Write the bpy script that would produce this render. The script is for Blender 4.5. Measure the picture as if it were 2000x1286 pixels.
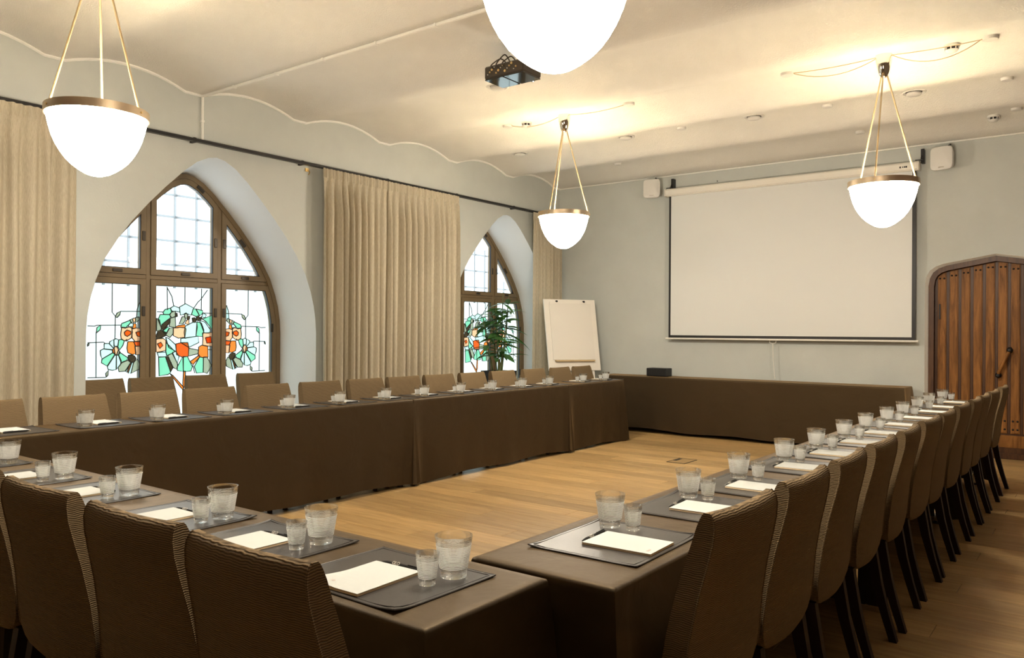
import bpy, bmesh, math, random
from mathutils import Vector, Matrix
random.seed(7)
for o in list(bpy.data.objects): bpy.data.objects.remove(o)
C = bpy.context.scene.collection
S = bpy.context.scene
PI = math.pi

# ------------------------------------------------------------------ camera, world, exposure
cam = bpy.data.cameras.new('camera'); cam.lens = 28; cam.sensor_width = 36; cam.clip_start = .02
co = bpy.data.objects.new('camera', cam); C.objects.link(co); S.camera = co
_yaw, _pit, _rol = math.radians(37.12), math.radians(.13), math.radians(.37)
_F = Vector((-math.sin(_yaw), math.cos(_yaw), 0)); _R = Vector((math.cos(_yaw), math.sin(_yaw), 0)); _U = Vector((0, 0, 1))
_F2 = _F*math.cos(_pit)+_U*math.sin(_pit); _U2 = _U*math.cos(_pit)-_F*math.sin(_pit)
_R2 = _R*math.cos(_rol)+_U2*math.sin(_rol); _U3 = _U2*math.cos(_rol)-_R*math.sin(_rol)
m4 = Matrix((( _R2.x, _U3.x, -_F2.x, 0), (_R2.y, _U3.y, -_F2.y, 0), (_R2.z, _U3.z, -_F2.z, 1.345), (0, 0, 0, 1)))
co.matrix_world = m4
W = bpy.data.worlds.new('overcast'); S.world = W; W.use_nodes = True
W.node_tree.nodes['Background'].inputs[0].default_value = (.86, .95, 1.0, 1)
W.node_tree.nodes['Background'].inputs[1].default_value = .95
S.view_settings.view_transform = 'Standard'; S.view_settings.look = 'None'
S.view_settings.exposure = 1.78; S.view_settings.gamma = 1; S.view_settings.use_curve_mapping = False
LAMP_STRENGTH = 20.0
LAMP_COLOR = (1.0, .895, .735, 1)

# ------------------------------------------------------------------ materials
MATS = {}
def nt(name):
    m = bpy.data.materials.new(name); m.use_nodes = True
    t = m.node_tree; MATS[name] = m
    return m, t, t.nodes['Principled BSDF'], t.nodes['Material Output']
def N(t, typ, **kw):
    n = t.nodes.new(typ)
    for k, v in kw.items():
        if k in n.inputs: n.inputs[k].default_value = v
        else: setattr(n, k, v)
    return n
def plain(name, col, rough=.6, metal=0, spec=.5, noise=None, bump=None, sheen=0, coat=0):
    m, t, b, o = nt(name)
    b.inputs['Base Color'].default_value = (*col, 1); b.inputs['Roughness'].default_value = rough
    b.inputs['Metallic'].default_value = metal; b.inputs['Specular IOR Level'].default_value = spec
    if sheen: b.inputs['Sheen Weight'].default_value = sheen
    if coat: b.inputs['Coat Weight'].default_value = coat
    if noise or bump:
        tc = N(t, 'ShaderNodeTexCoord')
    if noise:
        sc, amt = noise
        n = N(t, 'ShaderNodeTexNoise', Scale=sc, Detail=6.0, Roughness=.6)
        t.links.new(tc.outputs['Object'], n.inputs['Vector'])
        r = N(t, 'ShaderNodeMapRange'); r.inputs['From Min'].default_value = .25; r.inputs['From Max'].default_value = .75
        r.inputs['To Min'].default_value = 1-amt; r.inputs['To Max'].default_value = 1+amt
        t.links.new(n.outputs['Fac'], r.inputs['Value'])
        mx = N(t, 'ShaderNodeMix', data_type='RGBA', blend_type='MULTIPLY'); mx.inputs[0].default_value = 1
        mx.inputs[6].default_value = (*col, 1)
        t.links.new(r.outputs[0], mx.inputs[7]); t.links.new(mx.outputs[2], b.inputs['Base Color'])
    if bump:
        sc, st, ds = bump
        n = N(t, 'ShaderNodeTexNoise', Scale=sc, Detail=4.0)
        t.links.new(tc.outputs['Object'], n.inputs['Vector'])
        bm_ = N(t, 'ShaderNodeBump', Strength=st, Distance=ds)
        t.links.new(n.outputs['Fac'], bm_.inputs['Height']); t.links.new(bm_.outputs[0], b.inputs['Normal'])
    return m
plain('wall_plaster', (.545, .565, .53), .85, noise=(1.6, .06), bump=(60, .12, .01))
plain('reveal_plaster', (.78, .79, .78), .8, bump=(40, .1, .01))
plain('ceiling_plaster', (.82, .80, .745), .9, noise=(2.0, .03), bump=(95, .55, .012))
plain('bounce_cut_dark', (.10, .07, .045), .6)  # invented dark finish for unseen walls, keeps bounced light low
plain('white_trim', (.88, .86, .80), .6)
plain('black_metal', (.012, .011, .011), .4)
plain('window_frame', (.20, .135, .065), .45, noise=(5, .08))
plain('hardware', (.05, .04, .03), .35, .7)
plain('steel', (.62, .58, .53), .28, 1.0)
plain('brass_band', (.72, .58, .42), .32, 1.0, noise=(8, .08))
plain('chrome', (.85, .80, .72), .06, 1.0)
plain('cable_cream', (.55, .42, .25), .5)
plain('leather', (.042, .036, .032), .40, noise=(9, .12), bump=(160, .12, .002))
plain('stitch', (.035, .029, .026), .42)
plain('paper', (.58, .60, .58), .75)
plain('paper_edge', (.78, .62, .40), .8)
plain('print', (.62, .40, .36), .8)
plain('pen_black', (.012, .012, .013), .3)
plain('pen_print', (.75, .70, .60), .5)
plain('leg_wood', (.024, .010, .008), .5, 0, .2)
plain('white_plastic', (.72, .70, .66), .45)
plain('white_enamel', (.80, .77, .70), .4)
plain('screen_white', (.70, .715, .70), .8)
plain('board_white', (.84, .80, .73), .5)
plain('flip_paper', (.80, .765, .70), .7)
plain('ledge_tan', (.62, .46, .25), .5)
plain('soil', (.03, .02, .012), .9)
plain('planter', (.012, .013, .016), .5)
plain('stem', (.08, .10, .03), .6)
plain('cane', (.13, .085, .04), .8)
plain('iron', (.015, .013, .012), .5, .3)
plain('dark_slot', (.02, .017, .012), .6)
plain('gloss_black', (.02, .018, .016), .07, 0, .6, coat=.6)
plain('projector_body', (.055, .042, .028), .4)
plain('brass_dot', (.8, .6, .3), .3, 1)
plain('lens_glass', (.01, .01, .02), .05, 0, .8)
plain('bar_white', (.7, .7, .7), .6)
plain('lead', (.03, .035, .03), .5, .3)

def leaf_mat():
    m, t, b, o = nt('leaf')
    b.inputs['Base Color'].default_value = (.055, .14, .04, 1); b.inputs['Roughness'].default_value = .35
    tr = N(t, 'ShaderNodeBsdfTranslucent'); tr.inputs[0].default_value = (.09, .24, .05, 1)
    mx = N(t, 'ShaderNodeMixShader'); mx.inputs[0].default_value = .3
    t.links.new(b.outputs[0], mx.inputs[1]); t.links.new(tr.outputs[0], mx.inputs[2]); t.links.new(mx.outputs[0], o.inputs[0])
leaf_mat()
def curtain_mat():
    m, t, b, o = nt('linen')
    tc = N(t, 'ShaderNodeTexCoord'); mp = N(t, 'ShaderNodeMapping'); mp.inputs['Scale'].default_value = (300, 300, 25)
    t.links.new(tc.outputs['Object'], mp.inputs[0])
    n = N(t, 'ShaderNodeTexNoise', Scale=1.0, Detail=3.0); t.links.new(mp.outputs[0], n.inputs['Vector'])
    cr = N(t, 'ShaderNodeValToRGB'); cr.color_ramp.elements[0].color = (.46, .40, .29, 1); cr.color_ramp.elements[1].color = (.62, .55, .42, 1)
    cr.color_ramp.elements[0].position = .3; cr.color_ramp.elements[1].position = .7
    t.links.new(n.outputs['Fac'], cr.inputs[0]); t.links.new(cr.outputs[0], b.inputs['Base Color'])
    b.inputs['Roughness'].default_value = .9; b.inputs['Specular IOR Level'].default_value = .1
    tr = N(t, 'ShaderNodeBsdfTranslucent'); t.links.new(cr.outputs[0], tr.inputs[0])
    mx = N(t, 'ShaderNodeMixShader'); mx.inputs[0].default_value = .12
    t.links.new(b.outputs[0], mx.inputs[1]); t.links.new(tr.outputs[0], mx.inputs[2]); t.links.new(mx.outputs[0], o.inputs[0])
curtain_mat()
def chair_fabric():
    m, t, b, o = nt('ribbed_fabric')
    tc = N(t, 'ShaderNodeTexCoord'); mp = N(t, 'ShaderNodeMapping'); mp.inputs['Scale'].default_value = (1, 1, 1)
    t.links.new(tc.outputs['Object'], mp.inputs[0])
    w = N(t, 'ShaderNodeTexWave', bands_direction='Z'); w.inputs['Scale'].default_value = 62; w.inputs['Distortion'].default_value = 5.4
    w.inputs['Detail'].default_value = 2; w.inputs['Detail Scale'].default_value = .55
    t.links.new(mp.outputs[0], w.inputs[0])
    cr = N(t, 'ShaderNodeValToRGB'); cr.color_ramp.elements[0].color = (.082, .055, .029, 1); cr.color_ramp.elements[1].color = (.265, .182, .096, 1)
    t.links.new(w.outputs['Fac'], cr.inputs[0]); t.links.new(cr.outputs[0], b.inputs['Base Color'])
    bp = N(t, 'ShaderNodeBump', Strength=.55, Distance=.003); t.links.new(w.outputs['Fac'], bp.inputs['Height']); t.links.new(bp.outputs[0], b.inputs['Normal'])
    b.inputs['Roughness'].default_value = .85; b.inputs['Sheen Tint'].default_value = (1, .75, .45, 1); b.inputs['Sheen Weight'].default_value = .18; b.inputs['Specular IOR Level'].default_value = .15
chair_fabric()
def cloth_mat():
    m, t, b, o = nt('brown_cloth')
    b.inputs['Roughness'].default_value = .56; b.inputs['Specular IOR Level'].default_value = .68; b.inputs['Specular Tint'].default_value = (1, .70, .36, 1)
    b.inputs['Sheen Weight'].default_value = .42; b.inputs['Sheen Roughness'].default_value = .30; b.inputs['Sheen Tint'].default_value = (1, .64, .28, 1)
    tc = N(t, 'ShaderNodeTexCoord'); n = N(t, 'ShaderNodeTexNoise', Scale=2.2, Detail=4.0); t.links.new(tc.outputs['Object'], n.inputs['Vector'])
    cr = N(t, 'ShaderNodeValToRGB'); cr.color_ramp.elements[0].color = (.015, .0092, .0050, 1); cr.color_ramp.elements[1].color = (.021, .0130, .0070, 1)
    t.links.new(n.outputs['Fac'], cr.inputs[0]); t.links.new(cr.outputs[0], b.inputs['Base Color'])
    n2 = N(t, 'ShaderNodeTexNoise', Scale=4.0, Detail=4.0, Roughness=.5, Distortion=.6); t.links.new(tc.outputs['Object'], n2.inputs['Vector'])
    bp = N(t, 'ShaderNodeBump', Strength=.22, Distance=.03); t.links.new(n2.outputs['Fac'], bp.inputs['Height']); t.links.new(bp.outputs[0], b.inputs['Normal'])
cloth_mat()
def wood(name, c0, c1, scale, rough, spec=.5, rnd=.12):
    m, t, b, o = nt(name)
    tc = N(t, 'ShaderNodeTexCoord'); oi = N(t, 'ShaderNodeObjectInfo')
    ad = N(t, 'ShaderNodeVectorMath', operation='ADD')
    sc = N(t, 'ShaderNodeVectorMath', operation='SCALE'); sc.inputs[0].default_value = (7.3, 3.1, 5.7)
    t.links.new(oi.outputs['Random'], sc.inputs['Scale']); t.links.new(tc.outputs['Object'], ad.inputs[0]); t.links.new(sc.outputs[0], ad.inputs[1])
    mp = N(t, 'ShaderNodeMapping'); mp.inputs['Scale'].default_value = scale; t.links.new(ad.outputs[0], mp.inputs[0])
    n = N(t, 'ShaderNodeTexNoise', Scale=1.0, Detail=7.0, Roughness=.62, Distortion=.6); t.links.new(mp.outputs[0], n.inputs['Vector'])
    cr = N(t, 'ShaderNodeValToRGB'); cr.color_ramp.elements[0].color = (*c0, 1); cr.color_ramp.elements[1].color = (*c1, 1)
    cr.color_ramp.elements[0].position = .28; cr.color_ramp.elements[1].position = .68
    t.links.new(n.outputs['Fac'], cr.inputs[0])
    hv = N(t, 'ShaderNodeHueSaturation')
    r = N(t, 'ShaderNodeMapRange'); r.inputs['To Min'].default_value = 1-rnd; r.inputs['To Max'].default_value = 1+rnd
    t.links.new(oi.outputs['Random'], r.inputs['Value']); t.links.new(r.outputs[0], hv.inputs['Value'])
    t.links.new(cr.outputs[0], hv.inputs['Color']); t.links.new(hv.outputs[0], b.inputs['Base Color'])
    b.inputs['Roughness'].default_value = rough; b.inputs['Specular IOR Level'].default_value = spec
    bp = N(t, 'ShaderNodeBump', Strength=.12, Distance=.004); t.links.new(n.outputs['Fac'], bp.inputs['Height']); t.links.new(bp.outputs[0], b.inputs['Normal'])
wood('oak_floor', (.30, .178, .066), (.50, .335, .145), (3, 34, 34), .36, .45, .20)
wood('door_wood', (.11, .040, .008), (.36, .155, .040), (26, 26, 2.6), .5, .2, .10)
wood('door_dark', (.040, .014, .005), (.11, .045, .014), (26, 26, 2.6), .45, .4, .05)

def glassy(name, col, dif, rough=.02, tl=0):
    m, t, b, o = nt(name); t.nodes.remove(b)
    tp = N(t, 'ShaderNodeBsdfTransparent'); tp.inputs[0].default_value = (*col, 1)
    gl = N(t, 'ShaderNodeBsdfGlossy'); gl.inputs['Roughness'].default_value = rough
    fr = N(t, 'ShaderNodeFresnel', IOR=1.45); ge = N(t, 'ShaderNodeNewGeometry'); iv = N(t, 'ShaderNodeMath', operation='SUBTRACT'); iv.inputs[0].default_value = 1
    t.links.new(ge.outputs['Backfacing'], iv.inputs[1]); mu = N(t, 'ShaderNodeMath', operation='MULTIPLY'); t.links.new(fr.outputs[0], mu.inputs[0]); t.links.new(iv.outputs[0], mu.inputs[1])
    mx = N(t, 'ShaderNodeMixShader'); t.links.new(mu.outputs[0], mx.inputs[0]); t.links.new(tp.outputs[0], mx.inputs[1]); t.links.new(gl.outputs[0], mx.inputs[2])
    last = mx
    if dif:
        tr = N(t, 'ShaderNodeBsdfTranslucent'); tr.inputs[0].default_value = (*col, 1)
        m2 = N(t, 'ShaderNodeMixShader'); m2.inputs[0].default_value = dif
        t.links.new(mx.outputs[0], m2.inputs[1]); t.links.new(tr.outputs[0], m2.inputs[2]); last = m2
    t.links.new(last.outputs[0], o.inputs[0])
glassy('window_glass', (.97, .99, .99), 0)
glassy('cathedral_glass', (.70, .745, .73), 0)
glassy('art_g', (.80, .93, .885), .25)
glassy('art_m', (.50, .80, .64), .3)
glassy('art_k', (.62, .62, .52), .3)
glassy('art_o', (.97, .47, .19), .3)
glassy('art_p', (.98, .70, .52), .3)
glassy('art_r', (.95, .33, .13), .3)
glassy('art_b', (.24, .19, .14), .2)
def tumbler_glass():
    m, t, b, o = nt('tumbler_glass'); t.nodes.remove(b)
    g = N(t, 'ShaderNodeBsdfGlass', IOR=1.47); g.inputs['Roughness'].default_value = 0; g.inputs[0].default_value = (.98, .985, .97, 1)
    tp = N(t, 'ShaderNodeBsdfTransparent'); mx = N(t, 'ShaderNodeMixShader'); mx.inputs[0].default_value = .55
    t.links.new(g.outputs[0], mx.inputs[1]); t.links.new(tp.outputs[0], mx.inputs[2]); t.links.new(mx.outputs[0], o.inputs[0])
tumbler_glass()
def frost():
    m, t, b, o = nt('etched_glass'); t.nodes.remove(b)
    d = N(t, 'ShaderNodeBsdfDiffuse'); d.inputs[0].default_value = (.98, .98, .97, 1)
    tr = N(t, 'ShaderNodeBsdfTranslucent'); tr.inputs[0].default_value = (.98, .98, .97, 1)
    mx = N(t, 'ShaderNodeMixShader'); mx.inputs[0].default_value = .55
    tp = N(t, 'ShaderNodeBsdfTransparent'); m2 = N(t, 'ShaderNodeMixShader'); m2.inputs[0].default_value = .06
    t.links.new(d.outputs[0], mx.inputs[1]); t.links.new(tr.outputs[0], mx.inputs[2])
    t.links.new(mx.outputs[0], m2.inputs[1]); t.links.new(tp.outputs[0], m2.inputs[2]); t.links.new(m2.outputs[0], o.inputs[0])
frost()
def lampglow():
    m, t, b, o = nt('lit_opal_glass')
    b.inputs['Base Color'].default_value = (.9, .85, .75, 1); b.inputs['Roughness'].default_value = .3
    b.inputs['Emission Color'].default_value = LAMP_COLOR; b.inputs['Emission Strength'].default_value = LAMP_STRENGTH
lampglow()
def translucent(name, col):
    m, t, b, o = nt(name); t.nodes.remove(b)
    tr = N(t, 'ShaderNodeBsdfTranslucent'); tr.inputs[0].default_value = (*col, 1)
    t.links.new(tr.outputs[0], o.inputs[0])
def opal():
    m, t, b, o = nt('uplight_cut_opal')  # for the lids added to the lamps to hold back uplight
    b.inputs['Base Color'].default_value = (.8, .78, .72, 1); b.inputs['Roughness'].default_value = .5
    tr = N(t, 'ShaderNodeBsdfTranslucent'); tr.inputs[0].default_value = (.8, .78, .72, 1)
    mx = N(t, 'ShaderNodeMixShader'); mx.inputs[0].default_value = .31
    t.links.new(b.outputs[0], mx.inputs[1]); t.links.new(tr.outputs[0], mx.inputs[2]); t.links.new(mx.outputs[0], o.inputs[0])
opal()
translucent('outer_bar', (.58, .59, .60))

# ------------------------------------------------------------------ mesh helpers
class MB:
    def __init__(s): s.v = []; s.f = []
    def add(s, vs, fs):
        k = len(s.v); s.v += [tuple(p) for p in vs]; s.f += [tuple(i+k for i in f) for f in fs]; return s
    def box(s, x0, x1, y0, y1, z0, z1, bev=0):
        if bev:
            b = bev
            vs = []
            for (zz, q) in ((z0, b), (z0+b, 0), (z1-b, 0), (z1, b)):
                vs += [(x0+q, y0+b, zz), (x0+b, y0+q, zz), (x1-b, y0+q, zz), (x1-q, y0+b, zz), (x1-q, y1-b, zz), (x1-b, y1-q, zz), (x0+b, y1-q, zz), (x0+q, y1-b, zz)]
            fs = [tuple(range(7, -1, -1)), tuple(range(24, 32))]
            for r in range(3):
                for i in range(8): j = (i+1) % 8; fs.append((r*8+i, r*8+j, r*8+8+j, r*8+8+i))
            return s.add(vs, fs)
        return s.add([(x0, y0, z0), (x1, y0, z0), (x1, y1, z0), (x0, y1, z0), (x0, y0, z1), (x1, y0, z1), (x1, y1, z1), (x0, y1, z1)],
                     [(3, 2, 1, 0), (4, 5, 6, 7), (0, 1, 5, 4), (1, 2, 6, 5), (2, 3, 7, 6), (3, 0, 4, 7)])
    def tube(s, pts, r, n=8, cap=True):
        pts = [Vector(p) for p in pts]; rs = r if isinstance(r, (list, tuple)) else [r]*len(pts)
        vs = []; fs = []; up = Vector((0, 0, 1)); prev = None
        for i, p in enumerate(pts):
            d = (pts[min(i+1, len(pts)-1)]-pts[max(i-1, 0)]).normalized()
            if prev is None:
                a = d.orthogonal().normalized()
            else:
                a = (prev-d*prev.dot(d)).normalized()
            prev = a; b = d.cross(a)
            for k in range(n):
                t = 2*PI*k/n; vs.append(p+(a*math.cos(t)+b*math.sin(t))*rs[i])
        for i in range(len(pts)-1):
            for k in range(n): fs.append((i*n+k, i*n+(k+1) % n, (i+1)*n+(k+1) % n, (i+1)*n+k))
        if cap: fs += [tuple(range(n-1, -1, -1)), tuple(range((len(pts)-1)*n, len(pts)*n))]
        return s.add(vs, fs)
    def lathe(s, prof, n=24, c=(0, 0, 0)):
        vs = []; fs = []
        for (r, z) in prof:
            for k in range(n): t = 2*PI*k/n; vs.append((c[0]+r*math.cos(t), c[1]+r*math.sin(t), c[2]+z))
        for i in range(len(prof)-1):
            for k in range(n): fs.append((i*n+k, i*n+(k+1) % n, (i+1)*n+(k+1) % n, (i+1)*n+k))
        if prof[0][0] > 1e-6: pass
        return s.add(vs, fs)
    def prism(s, poly, fn):
        """poly: 2D loop; fn(p, side) -> 3D; side 0/1"""
        n = len(poly); vs = [fn(p, 0) for p in poly]+[fn(p, 1) for p in poly]
        fs = [tuple(range(n-1, -1, -1)), tuple(range(n, 2*n))]
        for i in range(n): j = (i+1) % n; fs.append((i, j, n+j, n+i))
        return s.add(vs, fs)
    def bar(s, a, b, w, h):
        """rectangular bar from a to b, width w horizontal, h other"""
        a = Vector(a); b = Vector(b); d = (b-a).normalized(); sx = d.cross(Vector((0, 0, 1)))
        if sx.length < 1e-4: sx = Vector((1, 0, 0))
        sx.normalize(); sy = sx.cross(d)
        vs = [p+sx*i*w/2+sy*j*h/2 for p in (a, b) for (i, j) in ((-1, -1), (1, -1), (1, 1), (-1, 1))]
        return s.add(vs, [(3, 2, 1, 0), (4, 5, 6, 7), (0, 1, 5, 4), (1, 2, 6, 5), (2, 3, 7, 6), (3, 0, 4, 7)])
    def mesh(s, name, mat, smooth=False, fix=True):
        me = bpy.data.meshes.new(name); me.from_pydata([tuple(p) for p in s.v], [], s.f)
        if fix:
            bm = bmesh.new(); bm.from_mesh(me); bmesh.ops.recalc_face_normals(bm, faces=bm.faces); bm.to_mesh(me); bm.free()
        me.materials.append(MATS[mat] if isinstance(mat, str) else mat)
        if smooth:
            me.polygons.foreach_set('use_smooth', [True]*len(me.polygons))
            try: me.set_sharp_from_angle(angle=math.radians(smooth if smooth is not True else 42))
            except Exception: pass
        me.update(); return me
def spline(pts, k=6):
    P = [Vector(p) for p in pts]; out = []
    for i in range(len(P)-1):
        a, b, c, d = P[max(i-1, 0)], P[i], P[i+1], P[min(i+2, len(P)-1)]
        for j in range(k):
            t = j/k; out.append(.5*((2*b)+(c-a)*t+(2*a-5*b+4*c-d)*t*t+(3*b-a-3*c+d)*t**3))
    return out+[P[-1]]
def obj(name, me, parent=None, loc=(0, 0, 0), rot=(0, 0, 0)):
    o = bpy.data.objects.new(name, me); C.objects.link(o); o.parent = parent; o.location = loc; o.rotation_euler = rot
    return o
def build(mb, name, mat, parent=None, smooth=False, loc=(0, 0, 0), rot=(0, 0, 0), fix=True):
    return obj(name, mb.mesh(name, mat, smooth, fix), parent, loc, rot)
def tag(o, label=None, cat=None, group=None, kind=None):
    if label: o['label'] = label
    if cat: o['category'] = cat
    if group: o['group'] = group
    if kind: o['kind'] = kind
    return o
def thing(name, label, cat, loc=(0, 0, 0), rz=0, group=None, kind=None):
    o = bpy.data.objects.new(name, None); C.objects.link(o); o.location = loc; o.rotation_euler = (0, 0, rz)
    o.empty_display_size = .05
    return tag(o, label, cat, group, kind)
KIDS = {}
def copy_tree(o, parent=None):
    c = o.copy(); C.objects.link(c); c.parent = parent
    for ch in [x for x in bpy.data.objects if x.parent == o]: copy_tree(ch, c)
    return c
ORD = ['first', 'second', 'third', 'fourth', 'fifth', 'sixth', 'seventh', 'eighth', 'ninth', 'tenth', 'eleventh', 'twelfth', 'thirteenth', 'fourteenth', 'fifteenth']
def text_mesh(txt, size, mat, depth=.0002):
    cu = bpy.data.curves.new('txt', 'FONT'); cu.body = txt; cu.size = size; cu.extrude = depth; cu.align_x = 'CENTER'; cu.align_y = 'CENTER'
    o = bpy.data.objects.new('txt', cu); C.objects.link(o)
    dg = bpy.context.evaluated_depsgraph_get(); dg.update()
    me = bpy.data.meshes.new_from_object(o.evaluated_get(dg)); bpy.data.objects.remove(o)
    me.materials.clear(); me.materials.append(MATS[mat]); return me

# ------------------------------------------------------------------ room dimensions
XL, XR, YN, YB = -6.70, .66, -1.20, 10.03
BAY, FLAT, ZV, ZC = 1.187, .16, 3.492, 3.595
def vault_profile():
    """(y, z) points of the vaulted ceiling from near wall to back wall"""
    pts = []
    k0 = 10
    for k in range(k0, -1, -1):
        v = YB-BAY*k                                   # end of the flat strip
        if k < k0: pts.append((v-FLAT, ZV))
        pts.append((v, ZV))
        if k > 0:
            for i in range(1, 12):
                t = i/12; w = BAY-FLAT
                pts.append((v+t*w, ZV+(ZC-ZV)*(1-(2*t-1)**2)))
    return [p for p in pts if p[0] >= YN-.3]
def zceil(y):
    k = math.floor((y-YB)/BAY); v = YB+k*BAY; t = (y-v)/(BAY-FLAT)
    return ZV if t >= 1 or t <= 0 else ZV+(ZC-ZV)*(1-(2*t-1)**2)
VP = vault_profile()

# ceiling
mb = MB()
n = len(VP)
mb.add([(XL-.05, y, z) for y, z in VP]+[(XR+.05, y, z) for y, z in VP]+[(XL-.05, y, 3.8) for y, z in VP]+[(XR+.05, y, 3.8) for y, z in VP],
       [(i, i+1, n+i+1, n+i) for i in range(n-1)]+[(2*n+i, 3*n+i, 3*n+i+1, 2*n+i+1) for i in range(n-1)])
tag(build(mb, 'ceiling', 'ceiling_plaster', smooth=25), 'cream roughcast ceiling of shallow barrel vaults', None, kind='structure')

# walls
HALF = [(1.175, 0), (1.175, 1.30), (1.165, 1.45), (1.14, 1.60), (1.10, 1.74), (1.03, 1.92), (.92, 2.10), (.80, 2.265), (.65, 2.44), (.50, 2.60), (.325, 2.77), (.20, 2.872), (.085, 2.93), (0, 2.945)]
WIN = [4.262, 8.717]
def arch_loop(yc, sw=1.0, sz=1.0):
    L = []
    for w, z in HALF: L.append((yc-w*sw, z if z <= 1.3 else 1.3+(z-1.3)*sz))
    for w, z in reversed(HALF[:-1]): L.append((yc+w*sw, z if z <= 1.3 else 1.3+(z-1.3)*sz))
    return L
def holed_wall(mb, u0, u1, ztop, loops, fn):
    """wall of columns in u with openings that stand on the floor"""
    cur = u0
    for L in loops:
        mb.add([fn(cur, 0), fn(L[0][0], 0), fn(L[0][0], ztop), fn(cur, ztop)], [(0, 1, 2, 3)])
        for (a, za), (b, zb) in zip(L, L[1:]):
            if b-a > 1e-5: mb.add([fn(a, za), fn(b, zb), fn(b, ztop), fn(a, ztop)], [(0, 1, 2, 3)])
        cur = L[-1][0]
    mb.add([fn(cur, 0), fn(u1, 0), fn(u1, ztop), fn(cur, ztop)], [(0, 1, 2, 3)])
XW = -7.225                        # plane of the window frames
loops = [arch_loop(c) for c in WIN]
wl = MB(); holed_wall(wl, YN-.1, YB+.1, 3.62, loops, lambda u, z: (XL, u, z))
wall_left = tag(build(wl, 'wall_left', 'wall_plaster', fix=False), 'grey-green plaster wall with pointed window niches', kind='structure')
for i, c in enumerate(WIN):
    A_ = arch_loop(c); B_ = arch_loop(c-.01, .938, .943)
    mb = MB(); n = len(A_)
    mb.add([(XL, *p) for p in A_]+[(XW-.03, *p) for p in B_], [(k, k+1, n+k+1, n+k) for k in range(n-1)])
    build(mb, 'reveal', 'reveal_plaster', wall_left, smooth=40)
DOORX = -1.03
DH = [(-.69, 0), (-.69, 1.90), (-.675, 1.99), (-.64, 2.055), (-.58, 2.10), (-.50, 2.128), (0, 2.215)]
dl = [(DOORX+x, z) for x, z in DH]+[(DOORX-x, z) for x, z in reversed(DH[:-1])]
wb = MB(); holed_wall(wb, XL-.1, XR+.1, 3.62, [dl], lambda u, z: (u, YB, z))
wall_back = tag(build(wb, 'wall_back', 'wall_plaster', fix=False), 'grey-green plaster end wall behind the projection screen', kind='structure')
mb = MB(); n = len(dl); dl2 = [(DOORX+(x-DOORX)*.955, z-.02 if z > .1 else z) for x, z in dl]
mb.add([(x, YB, z) for x, z in dl]+[(x, YB+.05, z) for x, z in dl2], [(k, k+1, n+k+1, n+k) for k in range(n-1)])
build(mb, 'reveal', 'white_trim', wall_back)
mb = MB(); mb.box(XR, XR+.15, YN-.1, YB+.1, 0, 3.62); tag(build(mb, 'wall_right', 'bounce_cut_dark'), 'dark side wall behind the right-hand chairs', kind='structure')  # out of view; made dark to reduce bounce onto the floor
mb = MB(); mb.box(XL-.1, XR+.1, YN-.15, YN, 0, 3.62); tag(build(mb, 'wall_near', 'bounce_cut_dark'), 'dark wall behind the viewer', kind='structure')
# white bead where the vaults meet the walls
mb = MB(); mb.tube([(XL+.006, y, z-.006) for y, z in VP], .015, 6)
tag(build(mb, 'trim_1', 'white_trim', smooth=True), 'thin white bead following the vaults along the window wall', kind='structure')
mb = MB(); mb.tube([(XL, YB-.006, ZV-.004), (XR, YB-.006, ZV-.004)], .011, 6)
tag(build(mb, 'trim_2', 'white_trim', smooth=True), 'thin white bead between ceiling and end wall', kind='structure')

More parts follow.
